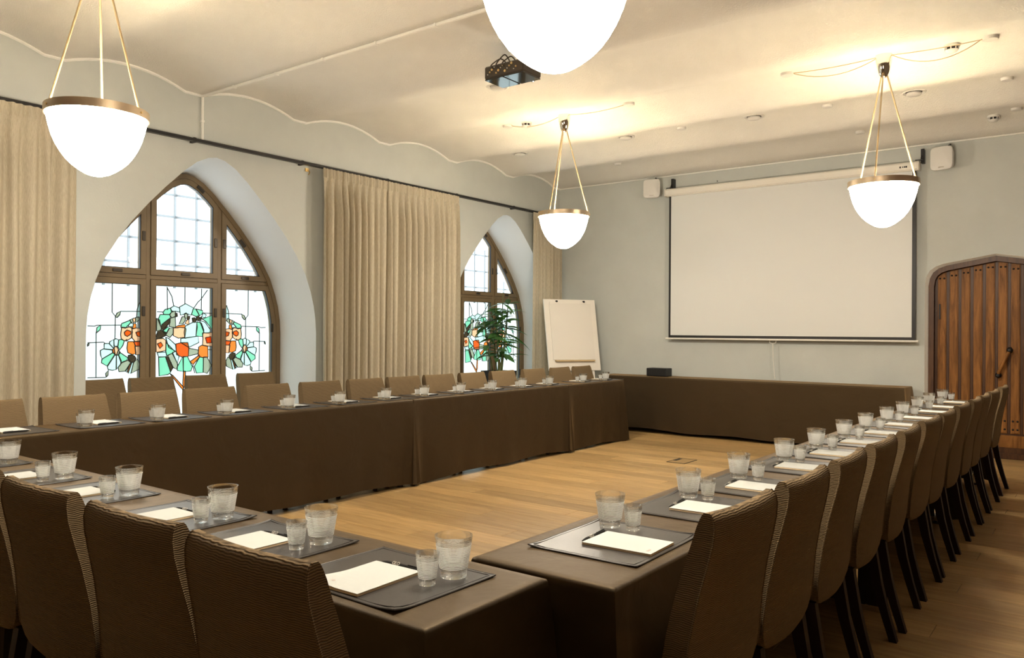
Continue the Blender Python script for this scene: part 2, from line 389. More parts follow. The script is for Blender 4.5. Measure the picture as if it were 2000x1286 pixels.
# floor: sub floor + single oak planks running across the room
mb = MB(); mb.box(XL-.75, XR+.1, YN-.1, YB+.35, -.12, -.016)
floor = tag(build(mb, 'floor', 'dark_slot'), 'oiled oak plank floor', kind='structure')
PW, PL = .19, 2.05
pm = {}
def plank_mesh(L):
    k = round(L, 2)
    if k not in pm:
        m_ = MB(); m_.box(.0012, k-.0012, -PW/2+.0011, PW/2-.0011, -.016, 0, .0009); pm[k] = m_.mesh('plank', 'oak_floor')
    return pm[k]
y = YN+PW/2; row = 0
while y < YB+.2:
    x = XL-.6; first = PL*(.25+.25*((row*7) % 4)) if row % 4 else PL
    first = [2.05, 1.0, 1.55, .5][row % 4]
    while x < XR-.02:
        L = min(first, XR-x); first = PL
        if L > .03: obj('plank', plank_mesh(L), floor, (x, y, 0))
        x += L
    y += PW; row += 1
SIDE='''g -697,1241 -677,1249 -657,1237 -661,1189 -676,1181 -696,1189
m -653,1237 -625,1244 -605,1228 -617,1189 -644,1153 -661,1181
g -736,1221 -701,1241 -696,1189 -700,1166 -735,1202
g -782,1206 -743,1206 -704,1166 -712,1150 -782,1159
g -816,1144 -789,1158 -712,1150 -708,1126 -800,1073 -812,1105
m -800,1069 -707,1122 -688,1106 -753,1006 -804,1038
g -688,1106 -676,1098 -675,975 -710,969 -746,978 -753,1006
g -673,1098 -656,1102 -632,1049 -639,1014 -675,975
m -644,1125 -572,1076 -584,1052 -632,1037 -654,1102
o -712,1150 -696,1166 -686,1106 -708,1126
p -696,1166 -676,1181 -656,1149 -676,1098 -686,1106
k -656,1149 -640,1125 -656,1102 -673,1098
b -564,1096 -539,1099 -511,1091 -494,1070 -510,1038 -539,1031 -563,1052
k -624,1029 -559,1056 -539,1031 -591,956 -647,954 -655,991
g -591,956 -547,1027 -576,944
o -545,1027 -533,1027 -565,943 -576,944
g -533,1027 -517,1030 -538,938 -564,935
k -514,1030 -482,1058 -461,1017 -468,968 -538,934
p -626,1352 -578,1348 -541,1360 -533,1308 -541,1260 -585,1232 -629,1248 -634,1292
o -602,1308 -578,1328 -545,1316 -545,1292 -577,1272 -597,1284
p -530,1336 -496,1345 -455,1341 -454,1235 -503,1228 -530,1260
o -496,1308 -455,1317 -454,1268 -483,1276
o -569,1220 -517,1220 -505,1187 -496,1115 -527,1107 -568,1124 -576,1164
p -503,1179 -454,1179 -453,1106 -494,1102
r -514,1220 -454,1223 -454,1183 -495,1181
m -634,1356 -626,1388 -554,1417 -546,1397 -570,1372 -594,1348
g -570,1368 -546,1395 -521,1383 -529,1344
k -554,1421 -530,1433 -521,1397 -537,1397
p -528,1433 -505,1441 -497,1421 -517,1393
k -497,1446 -472,1450 -464,1430 -503,1393
o -529,1344 -517,1389 -496,1385 -492,1349
g -465,1580 -457,1568 -456,1454 -489,1454 -485,1519
k -686,1450 -671,1482 -639,1499 -647,1467 -670,1443
m -853,1304 -848,1350 -816,1370 -822,1331
k -929,1203 -915,1213 -919,1192 -929,1184
k -764,908 -769,939 -745,966 -749,923
L -716,1749 -716,1489 -686,1454 -689,1245
L -635,1499 -456,1503
L -930,1364 -871,1362 -849,1370 -634,1374
L -856,1308 -854,904
L -929,1215 -790,1220 -778,1210
L -927,907 -768,904
L -577,1244 -601,1228'''
MID='''g -64,1552 -5,1584 75,1547 51,1481 6,1494 -54,1479
g -157,1541 -123,1562 -69,1543 -69,1506 -113,1514 -147,1504
m -233,1498 -214,1525 -162,1540 -147,1509 -171,1481 -223,1480
m 76,1537 101,1538 142,1473 102,1468 61,1486
m 108,1538 173,1526 178,1502 147,1475
g 183,1502 215,1484 204,1455 168,1464
m -280,1429 -261,1475 -171,1476 -163,1449 -223,1403 -256,1371
b -242,1384 -163,1442 -165,1403 -232,1330 -246,1348
k -170,1367 -159,1440 -112,1453 -107,1358
k -166,1476 -142,1512 -110,1507 -110,1464 -146,1451
b -111,1496 -93,1492 -88,1464 -108,1455
k -297,1438 -270,1425 -251,1339 -296,1323
m -236,1321 -184,1362 -172,1349 -208,1291
b -295,1285 -284,1319 -251,1328 -208,1308 -207,1280 -241,1262 -295,1246
k -39,1460 -14,1459 -6,1433 -28,1396 -68,1391
k -19,1487 1,1498 19,1480 11,1445 -9,1449
b 18,1466 41,1467 36,1439 13,1434
p 6,1427 31,1432 31,1387 -9,1396
b 66,1448 91,1453 112,1435 97,1407 72,1411
b 109,1463 132,1473 148,1450 132,1423 114,1430
b 147,1454 163,1464 173,1445 153,1431
g -3,1368 72,1404 110,1407 116,1360 103,1275 -8,1257 -13,1313
m 119,1410 164,1398 190,1332 175,1273 110,1275
g 148,1424 205,1408 263,1332 247,1306 197,1306
m 176,1441 278,1476 279,1342 215,1418
p -126,1349 -77,1352 -68,1357 -8,1350 -3,1341 -13,1266 -77,1257 -126,1280
o -78,1375 -14,1385 -10,1354 -63,1359 -124,1352
k -203,1285 -168,1347 -131,1352 -131,1299 -164,1262
p -299,1243 -231,1247 -207,1230 -206,1140 -268,1127 -298,1127
o -287,1199 -254,1213 -235,1185 -263,1158
r -101,1193 -47,1206 18,1206 28,1164 24,1080 -36,1074 -90,1096
p 180,1299 279,1304 280,1175 228,1178 181,1188 185,1247
r 211,1256 269,1266 274,1208 227,1204
o 140,1162 170,1179 233,1166 237,1066 177,1065 135,1078
g -204,1258 -174,1248 -105,1188 -102,1129 -173,1166
m -200,1208 -113,1122 -144,1108 -192,1091 -203,1130
g -287,1118 -208,1120 -198,1078 -272,1075
m -272,1070 -208,1070 -157,929 -181,911 -266,901
b -201,1074 -182,1075 -130,974 -155,933
k -180,1083 -139,1105 -86,1009 -89,954 -128,975
g -134,1114 -100,1122 -70,1078 -87,1014
m -87,972 -33,1070 -25,930 -84,944
m -22,1070 19,1069 68,976 55,935 -21,930
m 95,976 146,1059 185,1056 186,916 116,914
k 192,1060 228,1060 276,979 230,905 190,921
k 35,1153 130,1134 125,1099 32,1080
o 49,1024 143,1085 149,1068 80,997
g -47,1248 123,1269 132,1210 31,1166 -47,1211
o -21,928 -3,928 -4,821 -23,757 -27,822
o -157,911 -127,891 -27,785 -28,753 -53,782
o -28,753 -15,752 -14,612 -29,613
L -195,1744 -190,1521
L -13,1748 -13,1581
L 164,1743 162,1530
L -197,1740 -146,1651 -128,1564
L 228,1731 156,1634 126,1609 81,1547
L -294,1503 -233,1502
L 178,1502 283,1500
L 75,995 96,910
L 238,1137 286,1137'''

# ------------------------------------------------------------------ windows
def clip(poly, a, b, c):
    """keep a*u+b*v<=c"""
    out = []
    for i in range(len(poly)):
        p, q = poly[i], poly[(i+1) % len(poly)]
        dp, dq = a*p[0]+b*p[1]-c, a*q[0]+b*q[1]-c
        if dp <= 0: out.append(p)
        if dp*dq < 0:
            t = dp/(dp-dq); out.append((p[0]+t*(q[0]-p[0]), p[1]+t*(q[1]-p[1])))
    return out
def dedupe(poly):
    o = []
    for p in poly:
        if not o or math.dist(p, o[-1]) > 1e-4: o.append(p)
    if len(o) > 1 and math.dist(o[0], o[-1]) < 1e-4: o.pop()
    return o
def area(p): return sum(p[i][0]*p[(i+1) % len(p)][1]-p[(i+1) % len(p)][0]*p[i][1] for i in range(len(p)))/2
def inset(poly, d):
    p = dedupe(poly)
    if area(p) < 0: p = p[::-1]
    out = p
    for i in range(len(p)):
        a, b = p[i], p[(i+1) % len(p)]; ln = math.dist(a, b)
        if ln < 1e-5: continue
        nx, ny = (b[1]-a[1])/ln, -(b[0]-a[0])/ln          # outward
        out = clip(out, nx, ny, nx*a[0]+ny*a[1]-d)
    return dedupe(out)
def ring(mb, P, Q, x0, x1):
    """frame between convex loops P (outer) and Q (inner), from depth x0 to x1"""
    cx = sum(p[0] for p in Q)/len(Q); cy = sum(p[1] for p in Q)/len(Q)
    def hit(L, a):
        d = (math.cos(a), math.sin(a)); best = 0
        for i in range(len(L)):
            p, q = L[i], L[(i+1) % len(L)]; ex, ey = q[0]-p[0], q[1]-p[1]
            den = d[0]*ey-d[1]*ex
            if abs(den) < 1e-12: continue
            t = ((p[0]-cx)*ey-(p[1]-cy)*ex)/den; s_ = ((p[0]-cx)*d[1]-(p[1]-cy)*d[0])/den
            if t > 0 and -1e-6 <= s_ <= 1+1e-6: best = max(best, t)
        return (cx+d[0]*best, cy+d[1]*best)
    angs = sorted(set(round(math.atan2(p[1]-cy, p[0]-cx), 5) for p in list(P)+list(Q)))
    n = len(angs); vs = []
    for L, x in ((P, x0), (P, x1), (Q, x1), (Q, x0)):
        for a in angs: h = hit(L, a); vs.append((x, h[0], h[1]))
    fs = []
    for r in range(4):
        r2 = (r+1) % 4
        for i in range(n): j = (i+1) % n; fs.append((r*n+i, r*n+j, r2*n+j, r2*n+i))
    mb.add(vs, fs)
ARTMAT = {k: 'art_'+k for k in 'gmkoprb'}
def make_window(idx, yc, label):
    w = thing('window_%d' % idx, label, None, (XW, yc, 0), kind='structure')
    F_ = [(y-0, z) for y, z in arch_loop(-.01, .938, .943)]
    base = .26
    F_ = clip(F_, 0, -1, -base)
    inn = inset(F_, .045)
    m_ = MB(); ring(m_, F_, inn, -.06, .03); build(m_, 'outer_frame', 'window_frame', w)
    m_ = MB(); m_.box(-.10, .05, -1.10, 1.08, 0, base); build(m_, 'sill_panel', 'window_frame', w)
    ms = (-.381, .361); TZ = 1.826
    for y_ in ms:
        m_ = MB(); m_.box(-.05, .018, y_-.022, y_+.022, base, 2.62, .004); build(m_, 'mullion', 'window_frame', w)
    m_ = MB(); m_.box(-.045, .014, -1.06, 1.04, TZ-.020, TZ+.020, .004); build(m_, 'transom', 'window_frame', w)
    ys = (-2, ms[0]-.022, ms[0]+.022, ms[1]-.022, ms[1]+.022, 2)
    for r, (z0, z1) in enumerate(((base, TZ-.02), (TZ+.02, 3.2))):
        for c in range(3):
            P = inn
            P = clip(P, -1, 0, -ys[c*2]); P = clip(P, 1, 0, ys[c*2+1]); P = clip(P, 0, -1, -z0); P = clip(P, 0, 1, z1)
            P = dedupe(P); Q = inset(P, .052); G = inset(P, .040)
            m_ = MB(); ring(m_, inset(P, .002), Q, -.035, .026); s_ = build(m_, 'sash', 'window_frame', w)
            m_ = MB(); m_.prism(G, lambda p, k: (-.012+.006*k, p[0], p[1])); build(m_, 'pane', 'window_glass' if r else 'cathedral_glass', s_)
            m_ = MB(); g2 = inset(P, .046); ring(m_, Q, inset(Q, .006), -.004, .020); build(m_, 'gasket', 'black_metal', s_)
            # hinge and latch plates
            yl = max(p[0] for p in P)-.026 if c < 2 else min(p[0] for p in P)+.026
            zz = (z0+.38, z1-.30) if r == 0 else (z0+.36,)
            for q in zz:
                m_ = MB(); m_.box(.026, .034, yl-.016, yl+.016, q-.045, q+.045, .003); build(m_, 'hinge_plate', 'hardware', s_)
            if r == 1:
                ymid = (min(p[0] for p in P)+max(p[0] for p in P))/2
                m_ = MB(); m_.box(.026, .034, ymid-.045, ymid+.045, z0+.012, z0+.040, .003); build(m_, 'latch_plate', 'hardware', s_)
    for (yy, zz, a) in ((.985, 1.36, 0), (.985, .72, 0), (.62, 2.23, .72), (.14, 2.72, .9)):
        m_ = MB(); m_.box(.03, .037, -.017, .017, -.045, .045, .003)
        o = build(m_, 'hinge_plate', 'hardware', w, loc=(0, yy, zz), rot=(a, 0, 0))
    # stained glass: single pieces, edged with lead came
    art = {}
    for nm, txt in (('SIDE', SIDE), ('MID', MID)):
        art[nm] = [(l.split()[0], [tuple(int(q)/1000 for q in p.split(',')) for p in l.split()[1:]]) for l in txt.split('\n')]
    for nm, flip in (('SIDE', 1), ('MID', 1), ('SIDE', -1)):
        came = MB(); pieces = []
        for k, pts in art[nm]:
            pts = [((y_ if flip > 0 else -.02-y_), z_) for y_, z_ in pts]
            if nm == 'MID': pts = [(y_+.0, z_) for y_, z_ in pts]
            if k == 'L': came.tube([(.022, y_, z_) for y_, z_ in pts], .0045, 6)
            else:
                gx = sum(p[0] for p in pts)/len(pts); gz = sum(p[1] for p in pts)/len(pts); pts = [(gx+(p[0]-gx)*1.07, gz+(p[1]-gz)*1.07) for p in pts]
                pieces.append((k, pts))
                came.tube([(.022, y_, z_) for y_, z_ in pts+[pts[0]]], .0048, 6)
        sg = build(came, 'lead_came', 'lead', w, smooth=True)
        for i, (k, pts) in enumerate(pieces):
            d = .001*(i % 3)
            m_ = MB(); m_.prism(pts, lambda p, s2: (.019+d+.003*s2, p[0], p[1])); build(m_, 'glass_piece', ARTMAT[k], sg)
    # leaded outer glazing seen faintly behind the panes
    m_ = MB()
    for i in range(-6, 7):
        y_ = i*.235+.06
        top = 3.05-abs(y_)*.95
        if top > 1.9: m_.box(-.30, -.285, y_-.011, y_+.011, 1.75, top)
    for z_ in (1.98, 2.22, 2.46, 2.68): 
        hw = (3.05-z_)/.95
        m_.box(-.285, -.27, -hw, hw, z_-.011, z_+.011)
    build(m_, 'outer_glazing_bars', 'outer_bar', w)
    return w
make_window(1, WIN[0], 'wide pointed bronze-framed window with stained glass roses, behind the dark chairs')
make_window(2, WIN[1], 'pointed bronze-framed window with stained glass, half hidden by the potted plant')

# ------------------------------------------------------------------ door
door = thing('door_1', 'dark oak plank door with iron studs under a pointed head', None, (DOORX, YB+.11, .06), kind='structure')
inn2 = [(x-DOORX, z-.06) for x, z in dl2]
inn2 = clip(inn2, 0, -1, 0)
dq = inset(inn2, .055)
m_ = MB()
_tmp = MB(); ring(_tmp, inn2, dq, 0, 1)
m_.add([(v[1], -.075+.12*v[0], v[2]) for v in _tmp.v], _tmp.f); build(m_, 'door_frame', 'door_dark', door)
m_ = MB(); m_.prism(dq, lambda p, k: (p[0], .01+.03*k, p[1])); build(m_, 'back_board', 'door_dark', door)
pw = .118; nplank = 10
for i in range(nplank):
    xa = -.59+i*pw
    P = clip(dq, -1, 0, -(xa+.012)); P = clip(P, 1, 0, xa+pw-.012); P = clip(P, 0, -1, -.20); P = dedupe(inset(P, .004))
    if len(P) < 3: continue
    Q = inset(P, .010)
    m_ = MB(); m_.prism(P, lambda p, k: (p[0], .010-.012*k, p[1])); n0 = len(Q)
    m_.prism(Q, lambda p, k: (p[0], 0-.012*k, p[1]))
    pl = build(m_, 'plank', 'door_wood', door)
    xm = xa+pw/2; zt = max(p[1] for p in P if abs(p[0]-xm) < .08)-.055-.02*(abs(xm)/.6)
    for dx in (-.021, .021):
        for zz in (zt, .25, .34):
            m_ = MB(); m_.lathe([(.011, 0), (.010, .004), (.006, .008), (0, .009)], 8)
            o = build(m_, 'stud', 'iron', pl, smooth=True, loc=(xm+dx, -.012, zz), rot=(PI/2, 0, 0))
for i in range(nplank+1):
    xa = -.59+i*pw
    P = clip(dq, -1, 0, -(xa-.009)); P = clip(P, 1, 0, xa+.009); P = clip(P, 0, -1, -.20)
    if len(P) > 2:
        m_ = MB(); m_.prism(dedupe(P), lambda p, k: (p[0], .010-.006*k, p[1])); build(m_, 'batten', 'door_dark', door)
m_ = MB(); m_.box(-.60, .60, -.018, .012, 0, .185, .004); build(m_, 'bottom_rail', 'door_wood', door)
m_ = MB(); m_.tube([(.125, -.075, 1.10), (.095, -.085, 1.03), (.03, -.085, .87), (.025, -.075, .84)], [.014, .018, .018, .014], 10)
hd = build(m_, 'handle', 'door_wood', door, smooth=True); tag(hd, 'slanted turned wooden door pull')
for p in ((.127, 1.11), (.022, .835)):
    m_ = MB(); m_.lathe([(.034, 0), (.030, .01), (.018, .02), (.017, .075), (.022, .085), (.015, .098), (0, .10)], 12)
    build(m_, 'handle_mount', 'iron', hd, smooth=True, loc=(p[0], -.002, p[1]), rot=(PI/2, 0, 0))
m_ = MB(); m_.box(-.66, .66, -.11, .10, -.06, 0, .004); build(m_, 'threshold', 'door_dark', door)
m_ = MB(); m_.box(-.56, -.545, -.03, .0, 1.45, 1.62); build(m_, 'hinge', 'iron', door)

# ------------------------------------------------------------------ curtain rail and curtains
m_ = MB(); m_.box(-6.655, -6.60, YN, 9.93, 3.035, 3.062, .003); rail = build(m_, 'curtain_rail', 'black_metal')
tag(rail, 'long black curtain rail running along the window wall', 'curtain rail')
for y_ in [YN+.4+k*1.2 for k in range(9)]:
    m_ = MB(); m_.box(-6.70, -6.63, y_-.012, y_+.012, 3.03, 3.075); build(m_, 'bracket', 'black_metal', rail)
def curtain(name, y0, y1, nf, label, seed, amp=.054):
    rnd = random.Random(seed); nu = nf*10+1; zs = [3.030, 3.010, 2.985, 2.96, 2.935, 2.90, 2.82, 2.6, 2.2, 1.7, 1.2, .7, .3, .03]
    ph = [rnd.uniform(-.9, .9) for _ in range(nf+2)]; am = [rnd.uniform(.45, 1.25) for _ in range(nf+2)]
    vs = []; yc = (y0+y1)/2
    for zi, z_ in enumerate(zs):
        for i in range(nu):
            u = i/(nu-1); q = u*nf; k = int(q); fr = q-k
            a = am[k]*(1-fr)+am[min(k+1, nf+1)]*fr; p_ = ph[k]*(1-fr)+ph[min(k+1, nf+1)]*fr
            drop = min(1, max(0, (2.93-z_)/.35)); 
            x = amp*a*math.sin(2*PI*q+p_*.8)*(.25+.75*drop)+.010*math.sin(4*PI*q+1.3)*(1-.6*drop)
            if z_ > 2.93: x = .012*math.sin(2*PI*q*2)+.006*math.sin(2*PI*q+p_)+.004
            dy = .012*math.sin(2*PI*q*.5+p_+z_*.9)*drop
            vs.append((x, y0+(y1-y0)*u+dy-yc, z_))
    fs = [(r*nu+i, r*nu+i+1, (r+1)*nu+i+1, (r+1)*nu+i) for r in range(len(zs)-1) for i in range(nu-1)]
    t = thing(name, label, 'curtain', (-6.575, yc, 0), group='linen curtains on the window wall')
    k5 = 4*nu
    m_ = MB(); m_.add(vs[4*nu:], [tuple(i-k5 for i in f) for f in fs if min(f) >= k5]); build(m_, 'drape', 'linen', t, smooth=80, fix=False)
    m_ = MB(); m_.add(vs[:5*nu], [f for f in fs if max(f) < 5*nu]); build(m_, 'pleated_heading', 'linen', t, smooth=80, fix=False)
    return t
curtain('curtain', 1.05, 2.94, 16, 'cream linen curtain at the left edge, behind the left hanging lamp', 1)
curtain('curtain', 5.41, 6.36, 10, 'cream linen curtain beside the stained glass window, left half of the middle pair', 2)
curtain('curtain', 6.345, 7.56, 12, 'cream linen curtain next to the plant window, right half of the middle pair', 3)
curtain('curtain', 9.17, 9.88, 8, 'narrow pale linen curtain in the corner behind the flip chart', 4, .035)

# conduit along the ceiling and down the wall
cd = thing('cable_conduit', 'thin white cable conduit crossing the ceiling and dropping to the curtain rail', 'conduit', (XL, 4.105, 0))
m_ = MB(); m_.box(.012, 3.7, -.011, .011, ZV-.022, ZV-.001, .003); build(m_, 'ceiling_run', 'white_trim', cd)
m_ = MB(); m_.box(.003, .024, -.010, .010, 3.07, ZV-.004, .003); build(m_, 'wall_drop', 'white_trim', cd)
for k in range(6):
    m_ = MB(); m_.box(.5+k*.6, .52+k*.6, -.018, .018, ZV-.026, ZV-.001, .002); build(m_, 'clip', 'white_trim', cd)
m_ = MB(); m_.box(.002, .028, -.018, .014, 3.24, 3.262, .002); build(m_, 'clip', 'white_trim', cd)
m_ = MB(); m_.tube([(0, 0, 0), (.03, 0, -.005), (.05, 0, -.03), (.03, 0, -.05)], .006, 6); m_.box(-.002, .012, -.02, .02, -.015, .02)
tag(build(m_, 'curtain_hook', 'brass_dot', loc=(XL, 5.30, 3.0)), 'small brass tie-back hook under the black rail', 'hook')

# ------------------------------------------------------------------ pendant lamps
def lamp(x, y, label):
    t = thing('pendant_lamp', label, 'lamp', (x, y, 0), group='opal glass pendant lamps')
    zb, zr, R = 2.20, 2.535, .26
    prof = [(R*.985*q, zb+(zr-zb)*h) for q, h in ((0, 0), (.13, .008), (.25, .04), (.37, .095), (.50, .17), (.62, .26), (.72, .365), (.81, .485), (.885, .62), (.945, .78), (.985, .92), (1, 1))]
    prof.append((R*.985, zr+.012))
    m_ = MB(); m_.lathe(prof, 40); tag(build(m_, 'glass_shade', 'lit_opal_glass', t, smooth=80), 'glowing white opal glass bowl')
    m_ = MB(); m_.lathe([(R+.001, zr-.008), (R+.008, zr-.008), (R+.008, zr+.038), (R+.002, zr+.038), (R+.001, zr-.008)], 48); bd = build(m_, 'rim_band', 'brass_band', t, smooth=30)
    zc = zceil(y)
    m_ = MB(); m_.lathe([(R-.001, zr+.014), (R-.001, zr+.018), (0, zr+.024)], 40); build(m_, 'uplight_cut_lid', 'uplight_cut_opal', t, smooth=40)  # unseen lid added to weaken the light pool on the ceiling
    for k in range(3):
        a = k*2*PI/3+.5; c_, s_ = math.cos(a), math.sin(a)
        m_ = MB(); m_.tube([((R-.004)*c_, (R-.004)*s_, zr+.02), (.022*c_, .022*s_, zc-.155)], .0065, 8); build(m_, 'suspension_rod', 'cable_cream', t, smooth=True)
        m_ = MB(); m_.tube([((R+.006)*c_, (R+.006)*s_, zr+.015), ((R+.013)*c_, (R+.013)*s_, zr+.015)], .007, 8); build(m_, 'screw', 'brass_dot', bd)
    m_ = MB(); m_.lathe([(.064, zc+.012), (.064, zc-.01), (.060, zc-.06), (.052, zc-.10), (.040, zc-.145), (.026, zc-.175), (.010, zc-.188), (0, zc-.19)], 28)
    tag(build(m_, 'ceiling_canopy', 'chrome', t, smooth=True), 'polished chrome cup')
    return t
L1 = lamp(-4.57, 2.16, 'white glass pendant lamp hanging in front of the left curtain')
L2 = lamp(-1.475, 2.17, 'nearest white glass pendant lamp, cut off by the top of the picture')
L3 = lamp(-4.56, 6.90, 'farthest small-looking pendant lamp, in front of the corner curtain')
L4 = lamp(-1.495, 6.93, 'white glass pendant lamp hanging in front of the projection screen')

# ------------------------------------------------------------------ ceiling fittings
def puck(x, y, label, r=.055, cat='ceiling disc'):
    m_ = MB(); m_.lathe([(r, .012), (r, -.018), (r-.006, -.026), (0, -.028)], 24)
    return tag(build(m_, 'ceiling_disc', 'white_plastic', smooth=40, loc=(x, y, zceil(y))), label, cat, 'flat white ceiling discs')
def vent(x, y, label, r=.105):
    t = thing('ceiling_vent', label, 'vent', (x, y, zceil(y)), group='round ceiling vents')
    m_ = MB(); m_.lathe([(r, .01), (r, -.008), (r-.012, -.014), (r-.030, -.006), (r-.034, .01)], 28); build(m_, 'rim', 'white_plastic', t, smooth=40)
    m_ = MB(); m_.lathe([(r-.033, -.002), (0, -.002)], 28); build(m_, 'opening', 'dark_slot', t)
    m_ = MB(); m_.lathe([(r-.040, -.012), (r-.040, -.026), (r-.05, -.034), (0, -.036)], 28); build(m_, 'valve_disc', 'white_plastic', t, smooth=40)
def smoke(x, y, label):
    t = thing('smoke_detector', label, 'smoke detector', (x, y, zceil(y)), group='smoke detectors')
    m_ = MB(); m_.lathe([(.058, .012), (.058, -.016), (.050, -.020)], 24); build(m_, 'base', 'white_plastic', t, smooth=40)
    m_ = MB(); m_.lathe([(.040, -.018), (.036, -.040)], 24); build(m_, 'slots', 'dark_slot', t)
    m_ = MB(); m_.lathe([(.046, -.040), (.036, -.056), (.02, -.064), (0, -.066)], 24); hd_ = build(m_, 'head', 'white_plastic', t, smooth=40)
    for k in range(8):
        a = k*PI/4; m_ = MB(); m_.bar((.048*math.cos(a), .048*math.sin(a), -.017), (.046*math.cos(a), .046*math.sin(a), -.042), .008, .006); build(m_, 'rib', 'white_plastic', hd_)
GY = [5.78, 6.92, 8.12, 9.36]
vent(-1.50, 8.16, 'round ceiling vent right of the lamp before the screen'); vent(-3.0, 8.11, 'round ceiling vent midway along the screen')
vent(-4.50, 8.09, 'round ceiling vent between the far lamp and the screen'); vent(-6.0, 8.07, 'round ceiling vent nearest the window wall'); vent(-4.53, 5.74, 'round ceiling vent just behind the projector')
smoke(-1.02, 7.0, 'smoke detector beside the drooping cable, right of the chrome lamp cup'); smoke(-1.0, 9.50, 'smoke detector above the right wall speaker'); smoke(-5.06, 6.92, 'smoke detector left of the farthest lamp')
puck(-2.27, 6.92, 'ceiling disc left of the screen lamp, joined to it by a cable'); puck(-.756, 6.97, 'ceiling disc at far right, holding the drooping cable')
puck(-3.815, 6.92, 'ceiling disc right of the farthest lamp, holding its cable'); puck(-5.30, 6.90, 'ceiling disc left of the farthest lamp, near the smoke detector')
puck(-2.27, 8.13, 'ceiling disc between the two vents over the screen', .05); puck(-3.80, 8.08, 'ceiling disc between the middle vent and far vent', .05)
puck(-5.30, 9.33, 'small ceiling disc above the left wall speaker', .05); puck(-2.27, 9.41, 'small ceiling disc just above the screen casing', .05)
puck(-.762, 8.18, 'ceiling disc at the right edge, right of the nearest vent', .05); puck(-.787, 9.33, 'ceiling disc at the right edge, above the wooden door', .05)
def wire(a, b, sag, label):
    za = zceil(a[1]); zb_ = zceil(b[1]); pts = []
    for i in range(13):
        t = i/12; pts.append((a[0]+(b[0]-a[0])*t, a[1]+(b[1]-a[1])*t, za+(zb_-za)*t-.012-sag*4*t*(1-t)))
    m_ = MB(); m_.tube(pts, .0035, 6); tag(build(m_, 'lamp_cable', 'cable_cream', smooth=True), label, 'cable')
wire((-1.55, 6.93), (-2.22, 6.92), .012, 'taut cream cable from the screen lamp to the disc at its left')
wire((-1.55, 6.945), (-2.22, 6.935), .075, 'slack cream cable from the screen lamp to the disc at its left')
wire((-1.44, 6.93), (-.81, 6.97), .010, 'taut cream cable running right past the smoke detector')
wire((-1.44, 6.915), (-.81, 6.955), .105, 'drooping cream cable looping under the right smoke detector')
wire((-4.62, 6.90), (-5.25, 6.90), .05, 'slack cream cable from the farthest lamp to the left disc')
wire((-4.50, 6.90), (-3.87, 6.92), .02, 'cream cable from the farthest lamp to the right disc')

# ------------------------------------------------------------------ projector
pj = thing('projector', 'black ceiling projector with looped cables, partly behind the nearest lamp', 'projector', (-3.745, 4.935, 3.30))
m_ = MB(); m_.box(-.19, .19, -.12, .12, .004, .105, .012); bd = build(m_, 'body', 'projector_body', pj)
m_ = MB(); m_.box(-.185, -.01, -.115, .115, -.004, .006, .002); build(m_, 'cover_plate', 'gloss_black', pj)
m_ = MB(); m_.box(.0, .185, -.115, .115, -.003, .006, .002); build(m_, 'cover_plate', 'gloss_black', pj)
m_ = MB(); m_.lathe([(.05, 0), (.05, .03), (.042, .03), (.04, .012), (0, .016)], 20); ln = build(m_, 'lens', 'lens_glass', pj, smooth=40, loc=(.09, .12, .055), rot=(-PI/2, 0, 0))
for k in range(14):
    m_ = MB(); r_ = .004+.003*(k % 3); m_.lathe([(r_, 0), (r_, .006), (0, .006)], 8); build(m_, 'socket', 'brass_dot' if k % 3 else 'white_plastic', bd, loc=(-.15+.021*k, -.12, .035+.016*((k*5) % 4)), rot=(PI/2, 0, 0))
m_ = MB(); m_.tube([(0, 0, .10), (0, 0, .27)], .02, 12); m_.box(-.06, .06, -.05, .05, .10, .115); build(m_, 'ceiling_mount', 'white_trim', pj, smooth=30)
for x0, x1, h in ((-.10, -.04, .06), (-.05, -.01, .085), (.01, .05, .06)):
    m_ = MB(); m_.tube(spline([(x0, -.115, .07), (x0-.005, -.14, .09), (x0+.01, -.11, .09+h*.6), ((x0+x1)/2, -.06, .10+h), (x1, -.03, .10+h*.5), (x1-.01, -.01, .105)]), .005, 6)
    build(m_, 'cable', 'projector_body', pj, smooth=True)

# ------------------------------------------------------------------ projection screen
SY = 9.93
ps = thing('projection_screen', 'large white pull-down projection screen with black edges on the end wall', 'screen', (-3.33, SY, 0))
m_ = MB(); m_.box(-1.555, 1.565, -.055, .055, 3.185, 3.285, .018); cs = build(m_, 'casing', 'white_enamel', ps, smooth=30)
for sx in (-1.565, 1.55):
    m_ = MB(); m_.box(sx, sx+.02, -.06, .06, 3.18, 3.29, .012); build(m_, 'end_cap', 'white_enamel', cs)
m_ = MB(); m_.box(-1.512, 1.535, -.004, .004, 1.262, 3.20); build(m_, 'black_border', 'black_metal', ps)
m_ = MB(); m_.box(-1.482, 1.495, -.0065, -.004, 1.300, 3.20); build(m_, 'white_surface', 'screen_white', ps)
m_ = MB(); m_.tube([(-1.555, 0, 1.255), (1.565, 0, 1.255)], .013, 10); bb = build(m_, 'bottom_bar', 'white_enamel', ps, smooth=30)
m_ = MB(); m_.tube([(-.125, 0, 1.245), (-.123, -.004, 1.215), (-.085, -.004, 1.205), (-.047, -.004, 1.215), (-.045, 0, 1.245)], .004, 6); build(m_, 'pull_handle', 'white_enamel', bb, smooth=True)
m_ = MB(); m_.tube([(-.085, -.004, 1.205), (-.080, 0, 1.0), (-.062, .004, .80), (-.056, .005, .765)], .004, 6); build(m_, 'pull_cord', 'white_enamel', bb, smooth=True)
